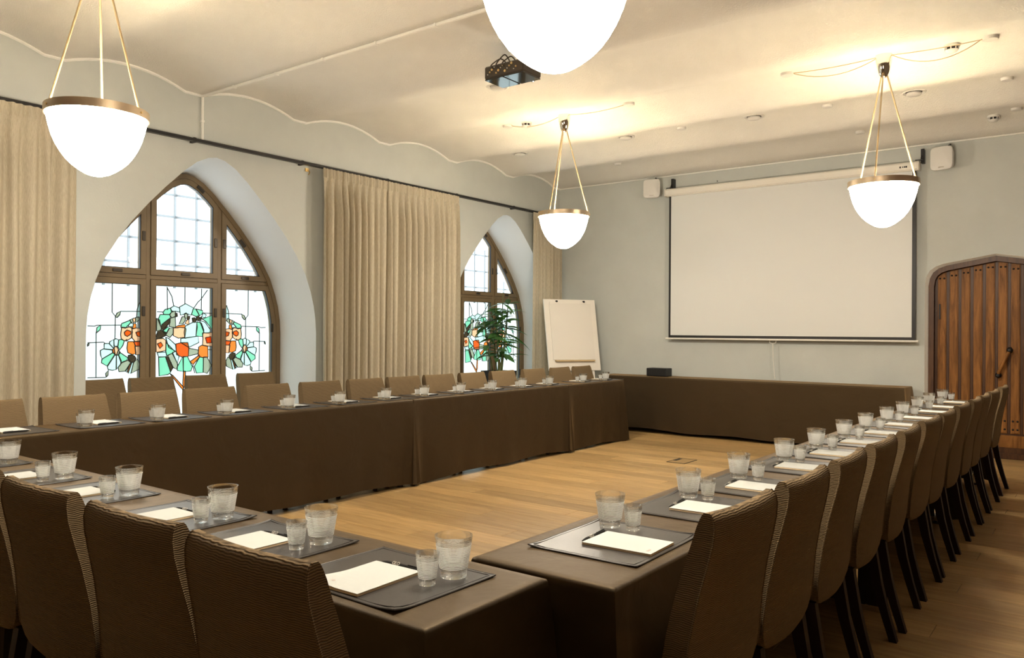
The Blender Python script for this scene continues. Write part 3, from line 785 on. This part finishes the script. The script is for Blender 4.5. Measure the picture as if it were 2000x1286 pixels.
for sx in (-1.50, 1.575):
    m_ = MB(); m_.box(sx, sx+.035, .02, .098, 3.27, 3.43, .003); m_.bar((sx+.01, -.02, 3.29), (sx+.01, .06, 3.40), .012, .012); m_.tube([(sx-.05, -.02, 3.30), (sx+.03, -.02, 3.30)], .006, 6)
    build(m_, 'wall_bracket', 'black_metal', ps)
m_ = MB()
for (dx, w_, h_) in ((0, .014, .020), (.028, .010, .014), (.046, .012, .018), (.062, .016, .020)): m_.box(1.37+dx, 1.37+dx+w_, -.0565, -.0548, 3.232-h_/2, 3.232+h_/2)
build(m_, 'maker_mark', 'black_metal', cs)
# screw holes left in the wall
for (x_, z_) in ((-4.20, 3.345), (-4.20, 3.27), (-1.765, 3.345)):
    m_ = MB(); m_.lathe([(.008, 0), (.006, .006), (0, .007)], 8)
    tag(build(m_, 'wall_screw', 'iron', loc=(x_, YB, z_), rot=(PI/2, 0, 0)), {(-4.20, 3.345): 'upper dark screw head in the wall above the screen casing', (-4.20, 3.27): 'lower dark screw head in the wall above the screen casing'}.get((x_, z_), 'dark screw head near the right end of the screen casing'), 'screw')

# wall speakers
def speaker(x, z, rz, label):
    t = thing('wall_speaker', label, 'speaker', (x, YB-.10, z), rz, 'white wall speakers')
    m_ = MB(); n = 28; vs = []
    for (yy, s_) in ((.075, .70), (.06, .78), (-.045, 1.0), (-.062, .97), (-.068, .90)):
        for k in range(n):
            a = 2*PI*k/n; c_, q = math.cos(a), math.sin(a); e = .36
            vs.append((.118*s_*math.copysign(abs(c_)**e, c_), yy, .132*s_*math.copysign(abs(q)**e, q)))
    fs = [(r*n+k, r*n+(k+1) % n, (r+1)*n+(k+1) % n, (r+1)*n+k) for r in range(4) for k in range(n)]+[tuple(range(n)), tuple(range(4*n, 5*n))]
    m_.add(vs, fs); cb = build(m_, 'cabinet', 'white_plastic', t, smooth=40)
    m_ = MB(); m_.box(-.028, .028, -.072, -.066, -.105, -.093); build(m_, 'badge', 'steel', cb)
    m_ = MB(); m_.tube([(.03, .05, .10), (.035, .06, .15), (.035, .095, .17)], .012, 8); build(m_, 'bracket', 'black_metal', t)
speaker(-5.10, 3.315, .30, 'white wall speaker left of the projection screen')
speaker(-1.525, 3.285, -.20, 'white wall speaker right of the screen, above the wooden door')

# ------------------------------------------------------------------ tables and cloths
TH = .745
def cloth(name, x0, x1, y0, y1, drops, label, seed, flare=.012, group='brown tablecloths'):
    """drops: (S, E, N, W) hanging lengths"""
    rnd = random.Random(seed); cx, cy = (x0+x1)/2, (y0+y1)/2; hx, hy = (x1-x0)/2, (y1-y0)/2; r = .009
    P = []                                     # (x, y, nx, ny, drop, corner weight)
    step = .035
    sides = [((-hx, -hy), (hx, -hy), (0, -1), 0), ((hx, -hy), (hx, hy), (1, 0), 1), ((hx, hy), (-hx, hy), (0, 1), 2), ((-hx, hy), (-hx, -hy), (-1, 0), 3)]
    for (a, b, nn, si) in sides:
        L = math.dist(a, b); k = max(4, int(L/step)); nx2 = sides[(si+1) % 4][2]
        for i in range(k):
            t = (i+.5)/k; d0 = min(t, 1-t)*L; cw = max(0, 1-d0/.09)
            P.append((a[0]+(b[0]-a[0])*t, a[1]+(b[1]-a[1])*t, nn[0], nn[1], drops[si], cw*.8, si, t*L))
        q = math.sqrt(.5)
        P.append((b[0], b[1], (nn[0]+nx2[0])*q, (nn[1]+nx2[1])*q, (drops[si]+drops[(si+1) % 4])/2 if abs(drops[si]-drops[(si+1) % 4]) < .1 else max(drops[si], drops[(si+1) % 4]), 1.0, si, 0))
    n = len(P); ph = [rnd.uniform(0, 6.28) for _ in range(8)]
    lev = [0, .02, .06, .14, .28, .45, .62, .8, .92, 1.0]
    vs = []
    # top loops
    for (ins, z_) in ((.03, TH), (r, TH), (r*.3, TH-r*.3), (0, TH-r)):
        for (x, y_, nx, ny, d, cw, si, s_) in P:
            vs.append((max(-hx+ins, min(hx-ins, x)), max(-hy+ins, min(hy-ins, y_)), z_))
    for f in lev[1:]:
        for (x, y_, nx, ny, d, cw, si, s_) in P:
            w_ = .5*math.sin(s_*7.3+ph[si])+.35*math.sin(s_*13.7+ph[si+4])+.25*math.sin(s_*23+ph[(si+2) % 8]+f*1.5)
            off = flare*f+.010*f*f*w_+.055*cw*f**.8*(1 if cw < 1 else 1.15)*(.55 if d < .4 else 1)
            z_ = TH-r-f*(d-r)+(.010*math.sin(s_*5.1+ph[si])+.008*math.sin(s_*1.9+ph[7]))*f
            vs.append((x+nx*off, y_+ny*off, max(.006, z_)))
    R_ = 3+len(lev)
    fs = [(q*n+i, q*n+(i+1) % n, (q+1)*n+(i+1) % n, (q+1)*n+i) for q in range(R_-1) for i in range(n)]
    fs.append(tuple(range(n-1, -1, -1)))
    m_ = MB(); m_.add(vs, fs)
    o = build(m_, 'tablecloth', 'brown_cloth', smooth=70, loc=(cx, cy, 0))
    tag(o, label, 'tablecloth', group)
def table(x0, x1, y0, y1, label):
    t = thing('conference_table', label, 'table', ((x0+x1)/2, (y0+y1)/2, 0), group='narrow conference tables under the cloths')
    hx, hy = (x1-x0)/2-.014, (y1-y0)/2-.014
    m_ = MB(); m_.box(-hx, hx, -hy, hy, .705, .740, .003); build(m_, 'tabletop', 'door_dark', t)
    for sx in (-1, 1):
        for sy in (-1, 1):
            m_ = MB(); m_.tube([(sx*(hx-.06), sy*(hy-.06), 0), (sx*(hx-.06), sy*(hy-.06), .705)], .020, 12); lg = build(m_, 'leg', 'chrome', t, smooth=True)
            m_ = MB(); m_.lathe([(.026, 0), (.026, .012), (.02, .02)], 12, (sx*(hx-.06), sy*(hy-.06), 0)); build(m_, 'foot', 'black_metal', lg)
F_, O_ = .715, .26
def setrow(x0, x1, y0, y1, drops, nm, seed, flare=.012):
    cloth('tablecloth', x0, x1, y0, y1, drops, 'dark brown cloth over '+nm, seed, flare)
    table(x0, x1, y0, y1, 'narrow table hidden under the cloth of '+nm)
LX0, LX1 = -5.275, -4.825
setrow(LX0, LX1, 1.10, 4.965, (F_, .705, F_, O_), 'the near length of the window-side table row', 11)
setrow(LX0, LX1, 4.975, 7.415, (F_, .715, .725, O_), 'the middle length of the window-side table row', 12)
setrow(LX0, LX1, 7.425, 8.665, (F_, .725, .735, O_), 'the last length of the window-side table row', 13)
setrow(-3.05, -1.095, 1.165, 1.598, (O_, F_, F_, F_), 'the front table nearest the camera', 14)
setrow(-4.80, -3.06, 1.165, 1.598, (O_, F_, F_, F_), 'the front table joining the window-side row', 15)
setrow(-1.36, -.925, 1.625, 4.15, (F_, O_, F_, F_), 'the near length of the right-hand table row', 16)
setrow(-1.36, -.925, 4.16, 6.40, (F_, O_, F_, F_), 'the middle length of the right-hand table row', 17)
setrow(-1.36, -.925, 6.41, 8.23, (F_, O_, F_, F_), 'the far length of the right-hand table row', 18)
setrow(-5.70, -1.83, 9.515, 9.955, (.695, .71, .71, .71), 'the long sideboard table below the screen', 19)

# box on the back table
sp = thing('desktop_speaker', 'small black box standing on the table below the screen', 'box', (-4.885, 9.74, TH))
m_ = MB(); m_.box(-.145, .145, -.09, .09, .004, .112, .006); bx_ = build(m_, 'case', 'planter', sp)
m_ = MB(); m_.box(-.135, .135, -.094, -.089, .012, .104, .002); build(m_, 'grille', 'black_metal', sp)
for dx in (-.12, .12):
    m_ = MB(); m_.lathe([(.01, 0), (.01, .005)], 8, (dx, 0, 0)); m_.lathe([(.01, .0), (0, 0)], 8, (dx, 0, 0)); build(m_, 'foot', 'black_metal', sp)

# ------------------------------------------------------------------ place settings
def mat_mesh(seed):
    rnd = random.Random(seed); w, h = .40, .335; nx, ny = 16, 14; vs = []
    cur = [rnd.uniform(.001, .007) for _ in range(4)]
    for k, dz in ((0, 0), (1, .003)):
        for j in range(ny+1):
            for i in range(nx+1):
                u, v = i/nx*2-1, j/ny*2-1
                lift = 0
                for q, (su, sv) in enumerate(((-1, -1), (1, -1), (1, 1), (-1, 1))):
                    d = math.hypot(1-u*su, 1-v*sv); lift += cur[q]*max(0, 1-d/.40)**2
                vs.append((u*w/2, v*h/2, dz+lift+.0004*math.sin(u*5+v*3)))
    n = (nx+1)*(ny+1); fs = []
    for j in range(ny):
        for i in range(nx):
            a = j*(nx+1)+i; fs += [(a, a+nx+1, a+nx+2, a+1), (n+a, n+a+1, n+a+nx+2, n+a+nx+1)]
    edge = [i for i in range(nx+1)]+[j*(nx+1)+nx for j in range(1, ny+1)]+[ny*(nx+1)+i for i in range(nx-1, -1, -1)]+[j*(nx+1) for j in range(ny-1, 0, -1)]
    for a, b in zip(edge, edge[1:]+edge[:1]): fs.append((a, b, n+b, n+a))
    m_ = MB(); m_.add(vs, fs); body = m_.mesh('mat', 'leather', 60)
    pts = []
    for e in edge+edge[:1]:
        x, y_, z_ = vs[n+e]; pts.append((x*.94, y_*.93, z_-.0003-(.2*abs(0))))
    seam = MB(); seam.tube(pts, .0011, 5, False); sm = seam.mesh('seam', 'stitch', True)
    ed = MB(); ed.tube([(vs[n+e][0]*.995, vs[n+e][1]*.995, vs[n+e][2]-.0012) for e in edge+edge[:1]], .0021, 6, False); eg = ed.mesh('edge', 'leather', True)
    return body, sm, eg
MATM = [mat_mesh(s) for s in (1, 2, 3)]
def pad_mesh(curl):
    w, h = .152, .21; nx, ny = 10, 12
    def lift(u, v):
        return curl*max(0, 1-math.hypot(u+1, v+1)/1.1)**1.5 if curl else 0
    def slab(z0, z1, s_, mat, nm, cf):
        vs = []
        for zz in (z0, z1):
            for j in range(ny+1):
                for i in range(nx+1):
                    u, v = i/nx*2-1, j/ny*2-1; vs.append((u*w/2*s_, v*h/2*s_, zz+lift(u, v)*cf))
        n = (nx+1)*(ny+1); fs = []
        for j in range(ny):
            for i in range(nx):
                a = j*(nx+1)+i; fs += [(a, a+nx+1, a+nx+2, a+1), (n+a, n+a+1, n+a+nx+2, n+a+nx+1)]
        edge = [i for i in range(nx+1)]+[j*(nx+1)+nx for j in range(1, ny+1)]+[ny*(nx+1)+i for i in range(nx-1, -1, -1)]+[j*(nx+1) for j in range(ny-1, 0, -1)]
        for a, b in zip(edge, edge[1:]+edge[:1]): fs.append((a, b, n+b, n+a))
        m_ = MB(); m_.add(vs, fs); return m_.mesh(nm, mat)
    t0 = .0065
    return slab(0, .0012, 1.0, 'paper_edge', 'backing', 0), slab(.0012, t0-.0006, .992, 'paper_edge', 'pages', .55), slab(t0-.0006, t0, 1.0, 'paper', 'top_sheet', 1.0)
PADM = [pad_mesh(0), pad_mesh(.012)]
PADTXT = text_mesh('GLO', .011, 'print', .0001); PENTXT = text_mesh('GLO', .0125, 'pen_print', .0002)
pen = MB(); pen.tube([(-.072, 0, 0), (-.070, 0, 0), (-.058, 0, 0), (-.052, 0, 0), (.06, 0, 0), (.068, 0, 0), (.070, 0, 0)], [.0012, .0016, .0040, .0048, .0050, .0046, .003], 10); PENB = pen.mesh('barrel', 'pen_black', 35)
pen = MB(); pen.box(.018, .066, -.0015, .0015, .0052, .0066, .0004); PENC = pen.mesh('clip', 'pen_black')
def tumbler(h, rt, rb, n=32):
    t = rt*.045; bz = h*.17
    prof = [(0, .0005), (rb*.8, .0), (rb*.97, .0008), (rb, .003), (rb*1.0, bz*.8), (rb*1.03, bz)]
    for i in range(1, 9): q = i/8; prof.append((rb*1.03+(rt-rb*1.03)*q, bz+(h-bz)*q))
    prof += [(rt-t*.2, h+.0006), (rt-t*.8, h+.0006), (rt-t, h-.0008)]
    for i in range(7, 0, -1): q = i/8; prof.append((rb*1.03-t+(rt-rb*1.03)*q, bz+(h-bz)*q))
    prof += [(rb*.93, bz*1.05), (rb*.75, bz*.86), (rb*.4, bz*.80), (0, bz*.79)]
    g = MB(); g.lathe(prof, n); body = g.mesh('bowl', 'tumbler_glass', 50)
    e = MB(); z0, z1 = h*.24, h*.80; k = max(9, int((z1-z0)/.0036))
    rr = lambda z_: rb*1.03+(rt-rb*1.03)*(z_-bz)/(h-bz)+.0004
    for i in range(k):
        a = z0+(z1-z0)*i/k; b = a+(z1-z0)/k*.62
        e.lathe([(rr(a), a), (rr(b), b)], n)
    return body, e.mesh('etched_rings', 'etched_glass', True, fix=False)
BIG = tumbler(.100, .0465, .0325); SML = tumbler(.075, .0285, .0200)
ROWN = {'near': 'the front table', 'right': 'the right-hand row', 'left': 'the window-side row'}
ROWO = {'near': 'from the right end', 'right': 'from the camera end', 'left': 'from the left edge'}
def setting(row, i, cx, cy, rz, curl=0, mats=True, glasses=True, pad=True):
    """rz turns local +y (away from the sitter) into the world; local +x is the sitter's right"""
    rnd = random.Random(hash((row, i)) % 1000 if False else (i*37+{'near': 1, 'right': 500, 'left': 900}[row]))
    c_, s_ = math.cos(rz), math.sin(rz)
    def wp(x, y_): return (cx+c_*x-s_*y_, cy+s_*x+c_*y_)
    pos = '%s %s of %s' % (ORD[i], ROWO[row], ROWN[row]); grp = lambda k: k+' on '+ROWN[row]
    jr = rnd.uniform(-.03, .03)
    m = MATM[(i+len(row)) % 3]
    t = thing('desk_mat', 'dark leather desk mat, '+pos, 'desk mat', (cx, cy, TH+.0006), rz+jr, grp('leather desk mats'))
    obj('mat', m[0], t); obj('stitched_seam', m[1], t); obj('piped_edge', m[2], t)
    ZM = TH+.0042
    jp = rnd.uniform(-.04, .04); px, py = -.022+rnd.uniform(-.006, .006), -.048+rnd.uniform(-.005, .005)
    P = PADM[curl]
    t = thing('notepad', 'white notepad on the desk mat, '+pos, 'notepad', (*wp(px, py), ZM), rz+jp, grp('white notepads'))
    obj('backing', P[0], t); obj('pages', P[1], t); ts = obj('top_sheet', P[2], t); obj('printed_logo', PADTXT, ts, (-.045 if not curl else -.038, -.085 if not curl else -.078, .0067+(.004 if curl else 0)))
    t = thing('pen', 'black lettered pen, '+pos, 'pen', (*wp(px+.004, py+.114), ZM+.0052), rz+jp+rnd.uniform(-.08, .08), grp('black pens'))
    obj('barrel', PENB, t); obj('clip', PENC, t); obj('lettering', PENTXT, t, (-.020, -.0032, .0040), (.65, 0, 0))
    for nm, M_, (gx, gy), lab in (('water_tumbler', BIG, (.130, .090), 'large ribbed glass tumbler, '), ('small_glass', SML, (.128, .012), 'small ribbed drinking glass, ')):
        gx += rnd.uniform(-.006, .006); gy += rnd.uniform(-.006, .006)
        t = thing(nm, lab+pos, 'glass', (*wp(gx, gy), ZM+.0002), rnd.uniform(0, 6), grp('large tumblers' if M_ is BIG else 'small glasses'))
        obj('bowl', M_[0], t); obj('etched_rings', M_[1], t)
for i, x in enumerate((-1.274, -1.764, -2.240, -2.814, -3.324, -3.871)): setting('near', i, x-.130, 1.364, 0, 1 if i == 0 else 0)
for i, y in enumerate((2.128, 2.684, 3.161, 3.727, 4.232, 4.753, 5.257, 5.794, 6.320, 6.890, 7.390, 7.965)): setting('right', i, -1.135, y-.130, PI/2)
for i, y in enumerate((1.77, 2.292, 2.749, 3.245, 3.777, 4.272, 4.779, 5.246, 5.752, 6.238, 6.745, 7.250, 7.924, 8.440)): setting('left', i, -5.045, y+.130, -PI/2)

# ------------------------------------------------------------------ chairs
def make_chair():
    t = thing('dining_chair', 'x', 'chair', group='upholstered conference chairs')
    # backrest shell: local +y forward, top front edge over y = 0
    nu = 14; CV = .014
    #        z     half width  thickness  front inset
    prof = [(.385, .150, .060, 0), (.395, .182, .064, 0), (.415, .208, .066, 0), (.45, .230, .067, 0), (.50, .238, .066, 0), (.60, .229, .064, 0), (.70, .219, .062, 0), (.78, .211, .060, 0), (.83, .2065, .056, 0),
            (.862, .204, .049, 0), (.882, .2025, .040, .001), (.894, .2015, .030, .003), (.900, .2005, .020, .006)]
    def fy(z_): return (.9-z_)*.20+.02*math.sin((.9-z_)/.5*PI)
    vs = []; n = 2*(nu+1)
    for (z_, w, th, fi) in prof:
        for i in range(nu+1):
            u = i/nu*2-1; vs.append((u*w, fy(z_)+CV*u*u-fi, z_+(.004*u*u if z_ > .85 else 0)))
        for i in range(nu, -1, -1):
            u = i/nu*2-1; vs.append((u*w, fy(z_)+CV*u*u-th, z_+(.004*u*u if z_ > .85 else 0)))
    fs = [(r*n+i, r*n+(i+1) % n, (r+1)*n+(i+1) % n, (r+1)*n+i) for r in range(len(prof)-1) for i in range(n)]
    for base in (0, (len(prof)-1)*n):
        for i in range(nu): fs.append((base+i, base+i+1, base+2*nu-i, base+2*nu+1-i))
    m_ = MB(); m_.add(vs, fs); bk = build(m_, 'backrest', 'ribbed_fabric', t, smooth=48)
    for sx in (0, nu):
        m_ = MB(); m_.tube([vs[r*n+(2*nu+1-sx)] for r in range(3, len(prof))], .0028, 6); build(m_, 'piping', 'ribbed_fabric', bk, smooth=True)
    m_ = MB(); m_.box(-.225, .225, .085, .53, .385, .462, .022); build(m_, 'seat', 'ribbed_fabric', t, smooth=45)
    for sx in (-1, 1):
        m_ = MB(); vs = []
        for (z_, y_, a) in ((.0, -.030, .030), (.12, .004, .034), (.24, .032, .040), (.36, .052, .046), (.40, .058, .048)):
            x0 = sx*.195; vs += [(x0-.018, y_, z_), (x0+.018, y_, z_), (x0+.018, y_+a, z_), (x0-.018, y_+a, z_)]
        m_.add(vs, [(3, 2, 1, 0), (16, 17, 18, 19)]+[(r*4+i, r*4+(i+1) % 4, r*4+4+(i+1) % 4, r*4+4+i) for r in range(4) for i in range(4)])
        build(m_, 'leg', 'leg_wood', t)
        m_ = MB(); x0 = sx*.195
        m_.add([(x0-.013, .475, 0), (x0+.013, .475, 0), (x0+.013, .501, 0), (x0-.013, .501, 0), (x0-.020, .470, .39), (x0+.020, .470, .39), (x0+.020, .510, .39), (x0-.020, .510, .39)],
               [(3, 2, 1, 0), (4, 5, 6, 7), (0, 1, 5, 4), (1, 2, 6, 5), (2, 3, 7, 6), (3, 0, 4, 7)]); build(m_, 'leg', 'leg_wood', t)
    return t
chair0 = make_chair(); used = [False]
kids0 = [x for x in bpy.data.objects if x.parent == chair0]
kids1 = {k.name: [x for x in bpy.data.objects if x.parent == k] for k in kids0}
def chair(x, y, rz, label, group):
    if not used[0]: c = chair0; used[0] = True
    else:
        c = chair0.copy(); C.objects.link(c)
        for k in kids0:
            q = k.copy(); C.objects.link(q); q.parent = c
            for g in kids1.get(k.name, ()):
                h = g.copy(); C.objects.link(h); h.parent = q
    c.location = (x, y, 0); c.rotation_euler = (0, 0, rz); c['label'] = label; c['group'] = group
rj = random.Random(5)
for i, x in enumerate((-1.405, -1.885, -2.42, -2.95, -3.48, -4.02)):
    chair(x, .978+.008*min(i, 3), rj.uniform(-.02, .02), 'brown ribbed chair seen from behind, %s from the right at the front table' % ORD[i], 'chairs at the front table')
for i, y in enumerate((2.03, 2.555, 3.07, 3.585, 4.12, 4.65, 5.145, 5.72, 6.28, 6.735, 7.25, 7.93)):
    chair(-.782+.002*i, y, PI/2+rj.uniform(-.03, .03), 'brown ribbed chair in the right-hand row, %s from the camera' % ORD[i], 'chairs of the right-hand row')
for i, (a, b) in enumerate(((1.70, 2.12), (2.219, 2.626), (2.719, 3.121), (3.196, 3.608), (3.694, 4.124), (4.238, 4.65), (4.749, 5.163), (5.235, 5.647), (5.726, 6.151), (6.255, 6.659), (6.755, 7.209), (7.365, 7.775), (7.926, 8.343), (8.425, 8.84))):
    chair(-5.42, (a+b)/2, -PI/2+rj.uniform(-.03, .03), 'tan chair facing the room in the window-side row, %s from the left' % ORD[i], 'chairs of the window-side row')
for i, (y, r_) in enumerate(((3.33, .0), (3.795, .02), (4.34, -.02), (4.89, .01))):
    chair(-6.98, y, -PI/2+r_, 'dark spare chair standing in the stained glass window niche, %s from the left' % ORD[i], 'spare chairs in the window niche')

# ------------------------------------------------------------------ flip chart
yaw = math.radians(37.1+21)
fc = thing('flip_chart', 'white flip chart easel standing in the corner by the narrow curtain', 'flip chart', (-6.135, 9.44, 0), yaw)
lean = .215
def fp(x, y_, z_): return (x, y_+(z_-1.79)*lean, z_)
def fslab(m_, x0, x1, z0, z1, d0, d1):
    m_.add([fp(x0, d0, z0), fp(x1, d0, z0), fp(x1, d0, z1), fp(x0, d0, z1), fp(x0, d1, z0), fp(x1, d1, z0), fp(x1, d1, z1), fp(x0, d1, z1)],
           [(0, 1, 2, 3), (7, 6, 5, 4), (0, 4, 5, 1), (1, 5, 6, 2), (2, 6, 7, 3), (3, 7, 4, 0)])
m_ = MB(); fslab(m_, -.395, .395, .80, 1.79, 0, .02); build(m_, 'board', 'board_white', fc)
m_ = MB(); fslab(m_, -.32, .32, .95, 1.745, -.012, -.001); pdd = build(m_, 'paper_pad', 'flip_paper', fc)
m_ = MB(); fslab(m_, -.31, .31, 1.730, 1.755, -.018, -.001); cl = build(m_, 'clamp_bar', 'board_white', fc)
for x in (-.205, .215):
    m_ = MB(); m_.lathe([(.014, -.02), (.014, .024), (.010, .03), (0, .03)], 12); build(m_, 'peg', 'iron', cl, smooth=40, loc=fp(x, -.003, 1.762), rot=(PI/2, 0, 0))
m_ = MB(); fslab(m_, -.295, .30, .928, .946, -.045, -.001); build(m_, 'pen_ledge', 'ledge_tan', fc)
for x in (-.29, .29):
    m_ = MB(); m_.bar(fp(x, .035, 1.6), fp(x, .035, .0), .03, .03); build(m_, 'leg', 'white_enamel', fc)
m_ = MB(); m_.bar((0, .02, 1.70), (0, .36, .0), .03, .03); build(m_, 'rear_leg', 'white_enamel', fc)
m_ = MB(); fslab(m_, -.30, .30, .74, .77, .025, .05); build(m_, 'cross_bar', 'steel', fc)

# ------------------------------------------------------------------ potted plant
pp = thing('potted_plant', 'tall leafy lady palm in a square black planter before the second window', 'plant', (-6.34, 8.10, 0))
m_ = MB(); m_.add([(-.14, -.14, 0), (.14, -.14, 0), (.14, .14, 0), (-.14, .14, 0), (-.165, -.165, .83), (.165, -.165, .83), (.165, .165, .83), (-.165, .165, .83), (-.145, -.145, .83), (.145, -.145, .83), (.145, .145, .83), (-.145, .145, .83), (-.145, -.145, .79), (.145, -.145, .79), (.145, .145, .79), (-.145, .145, .79)],
       [(3, 2, 1, 0)]+[(r+i, r+(i+1) % 4, r+4+(i+1) % 4, r+4+i) for r in (0, 4, 8) for i in range(4)]); build(m_, 'planter', 'planter', pp)
m_ = MB(); m_.box(-.145, .145, -.145, .145, .76, .795); build(m_, 'soil', 'soil', pp)
def leaf_mesh(L, wd, droop):
    vs = []; ns = 7
    for i in range(ns+1):
        t = i/ns; w_ = wd*math.sin(PI*min(1, t*.96+.04))**.8*(1-.35*t); y_ = L*t; z_ = -droop*t*t
        vs += [(-w_, y_, z_+.15*w_), (0, y_, z_-.1*w_), (w_, y_, z_+.15*w_)]
    fs = []
    for i in range(ns): a = i*3; fs += [(a, a+1, a+4, a+3), (a+1, a+2, a+5, a+4)]
    m_ = MB(); m_.add(vs, fs); return m_.mesh('leaf', 'leaf', 80, fix=False)
LM = [leaf_mesh(.24, .036, .05), leaf_mesh(.31, .032, .10), leaf_mesh(.18, .036, .03)]
pr_ = random.Random(21)
for (sx, sy, lx, ly, h) in ((-.03, .0, -.06, -.06, 1.70), (.03, .02, .05, .08, 1.80), (.0, .05, .02, .0, 1.84), (-.05, -.05, -.05, -.16, 1.50), (.04, -.04, .02, .14, 1.45), (.02, -.02, .0, -.08, 1.62)):
    pts = [(sx+(lx)*t, sy+ly*t, .78+(h-.78)*t) for t in (0, .25, .5, .75, 1)]
    m_ = MB(); m_.tube(pts, [.011, .010, .008, .007, .004], 7); st = build(m_, 'stem', 'stem', pp, smooth=True)
    nodes = int((h-1.02)/.075)
    for k in range(nodes):
        z_ = 1.02+k*.075+pr_.uniform(-.02, .02); t = (z_-.78)/(h-.78); bx, by = sx+lx*t, sy+ly*t
        if z_ < 1.25 and pr_.random() < .35: continue
        a0 = pr_.uniform(0, 6.28)
        for q in range(3 if z_ > 1.35 else 2):
            az = a0+q*2.2+pr_.uniform(-.4, .4); el = pr_.uniform(-.35, .55)
            ln = pr_.uniform(.9, 1.3)
            o = obj('leaf', LM[pr_.randrange(3)], st, (bx, by, z_), (el, pr_.uniform(-.5, .5), az)); o.scale = (ln, ln, ln)
m_ = MB(); m_.tube([(.0, 0, .78), (.005, 0, .98)], [.02, .016], 8); build(m_, 'cane_stub', 'cane', pp, smooth=True)

# ------------------------------------------------------------------ floor socket hatch
fb = thing('floor_socket', 'small square floor socket hatch in the open oak floor', 'floor socket', (-3.585, 7.68, 0))
m_ = MB(); 
for (a, b, c, d) in ((-.10, .10, -.155, -.148), (-.10, .10, .148, .155), (-.10, -.093, -.155, .155), (.093, .10, -.155, .155)): m_.box(a, b, c, d, 0, .004)
build(m_, 'frame', 'dark_slot', fb)
m_ = MB(); m_.box(-.092, .092, -.147, .147, 0, .003); build(m_, 'lid', 'oak_floor', fb)
m_ = MB(); m_.box(-.085, -.05, -.03, .12, .003, .0045); build(m_, 'cable_slot', 'dark_slot', fb)
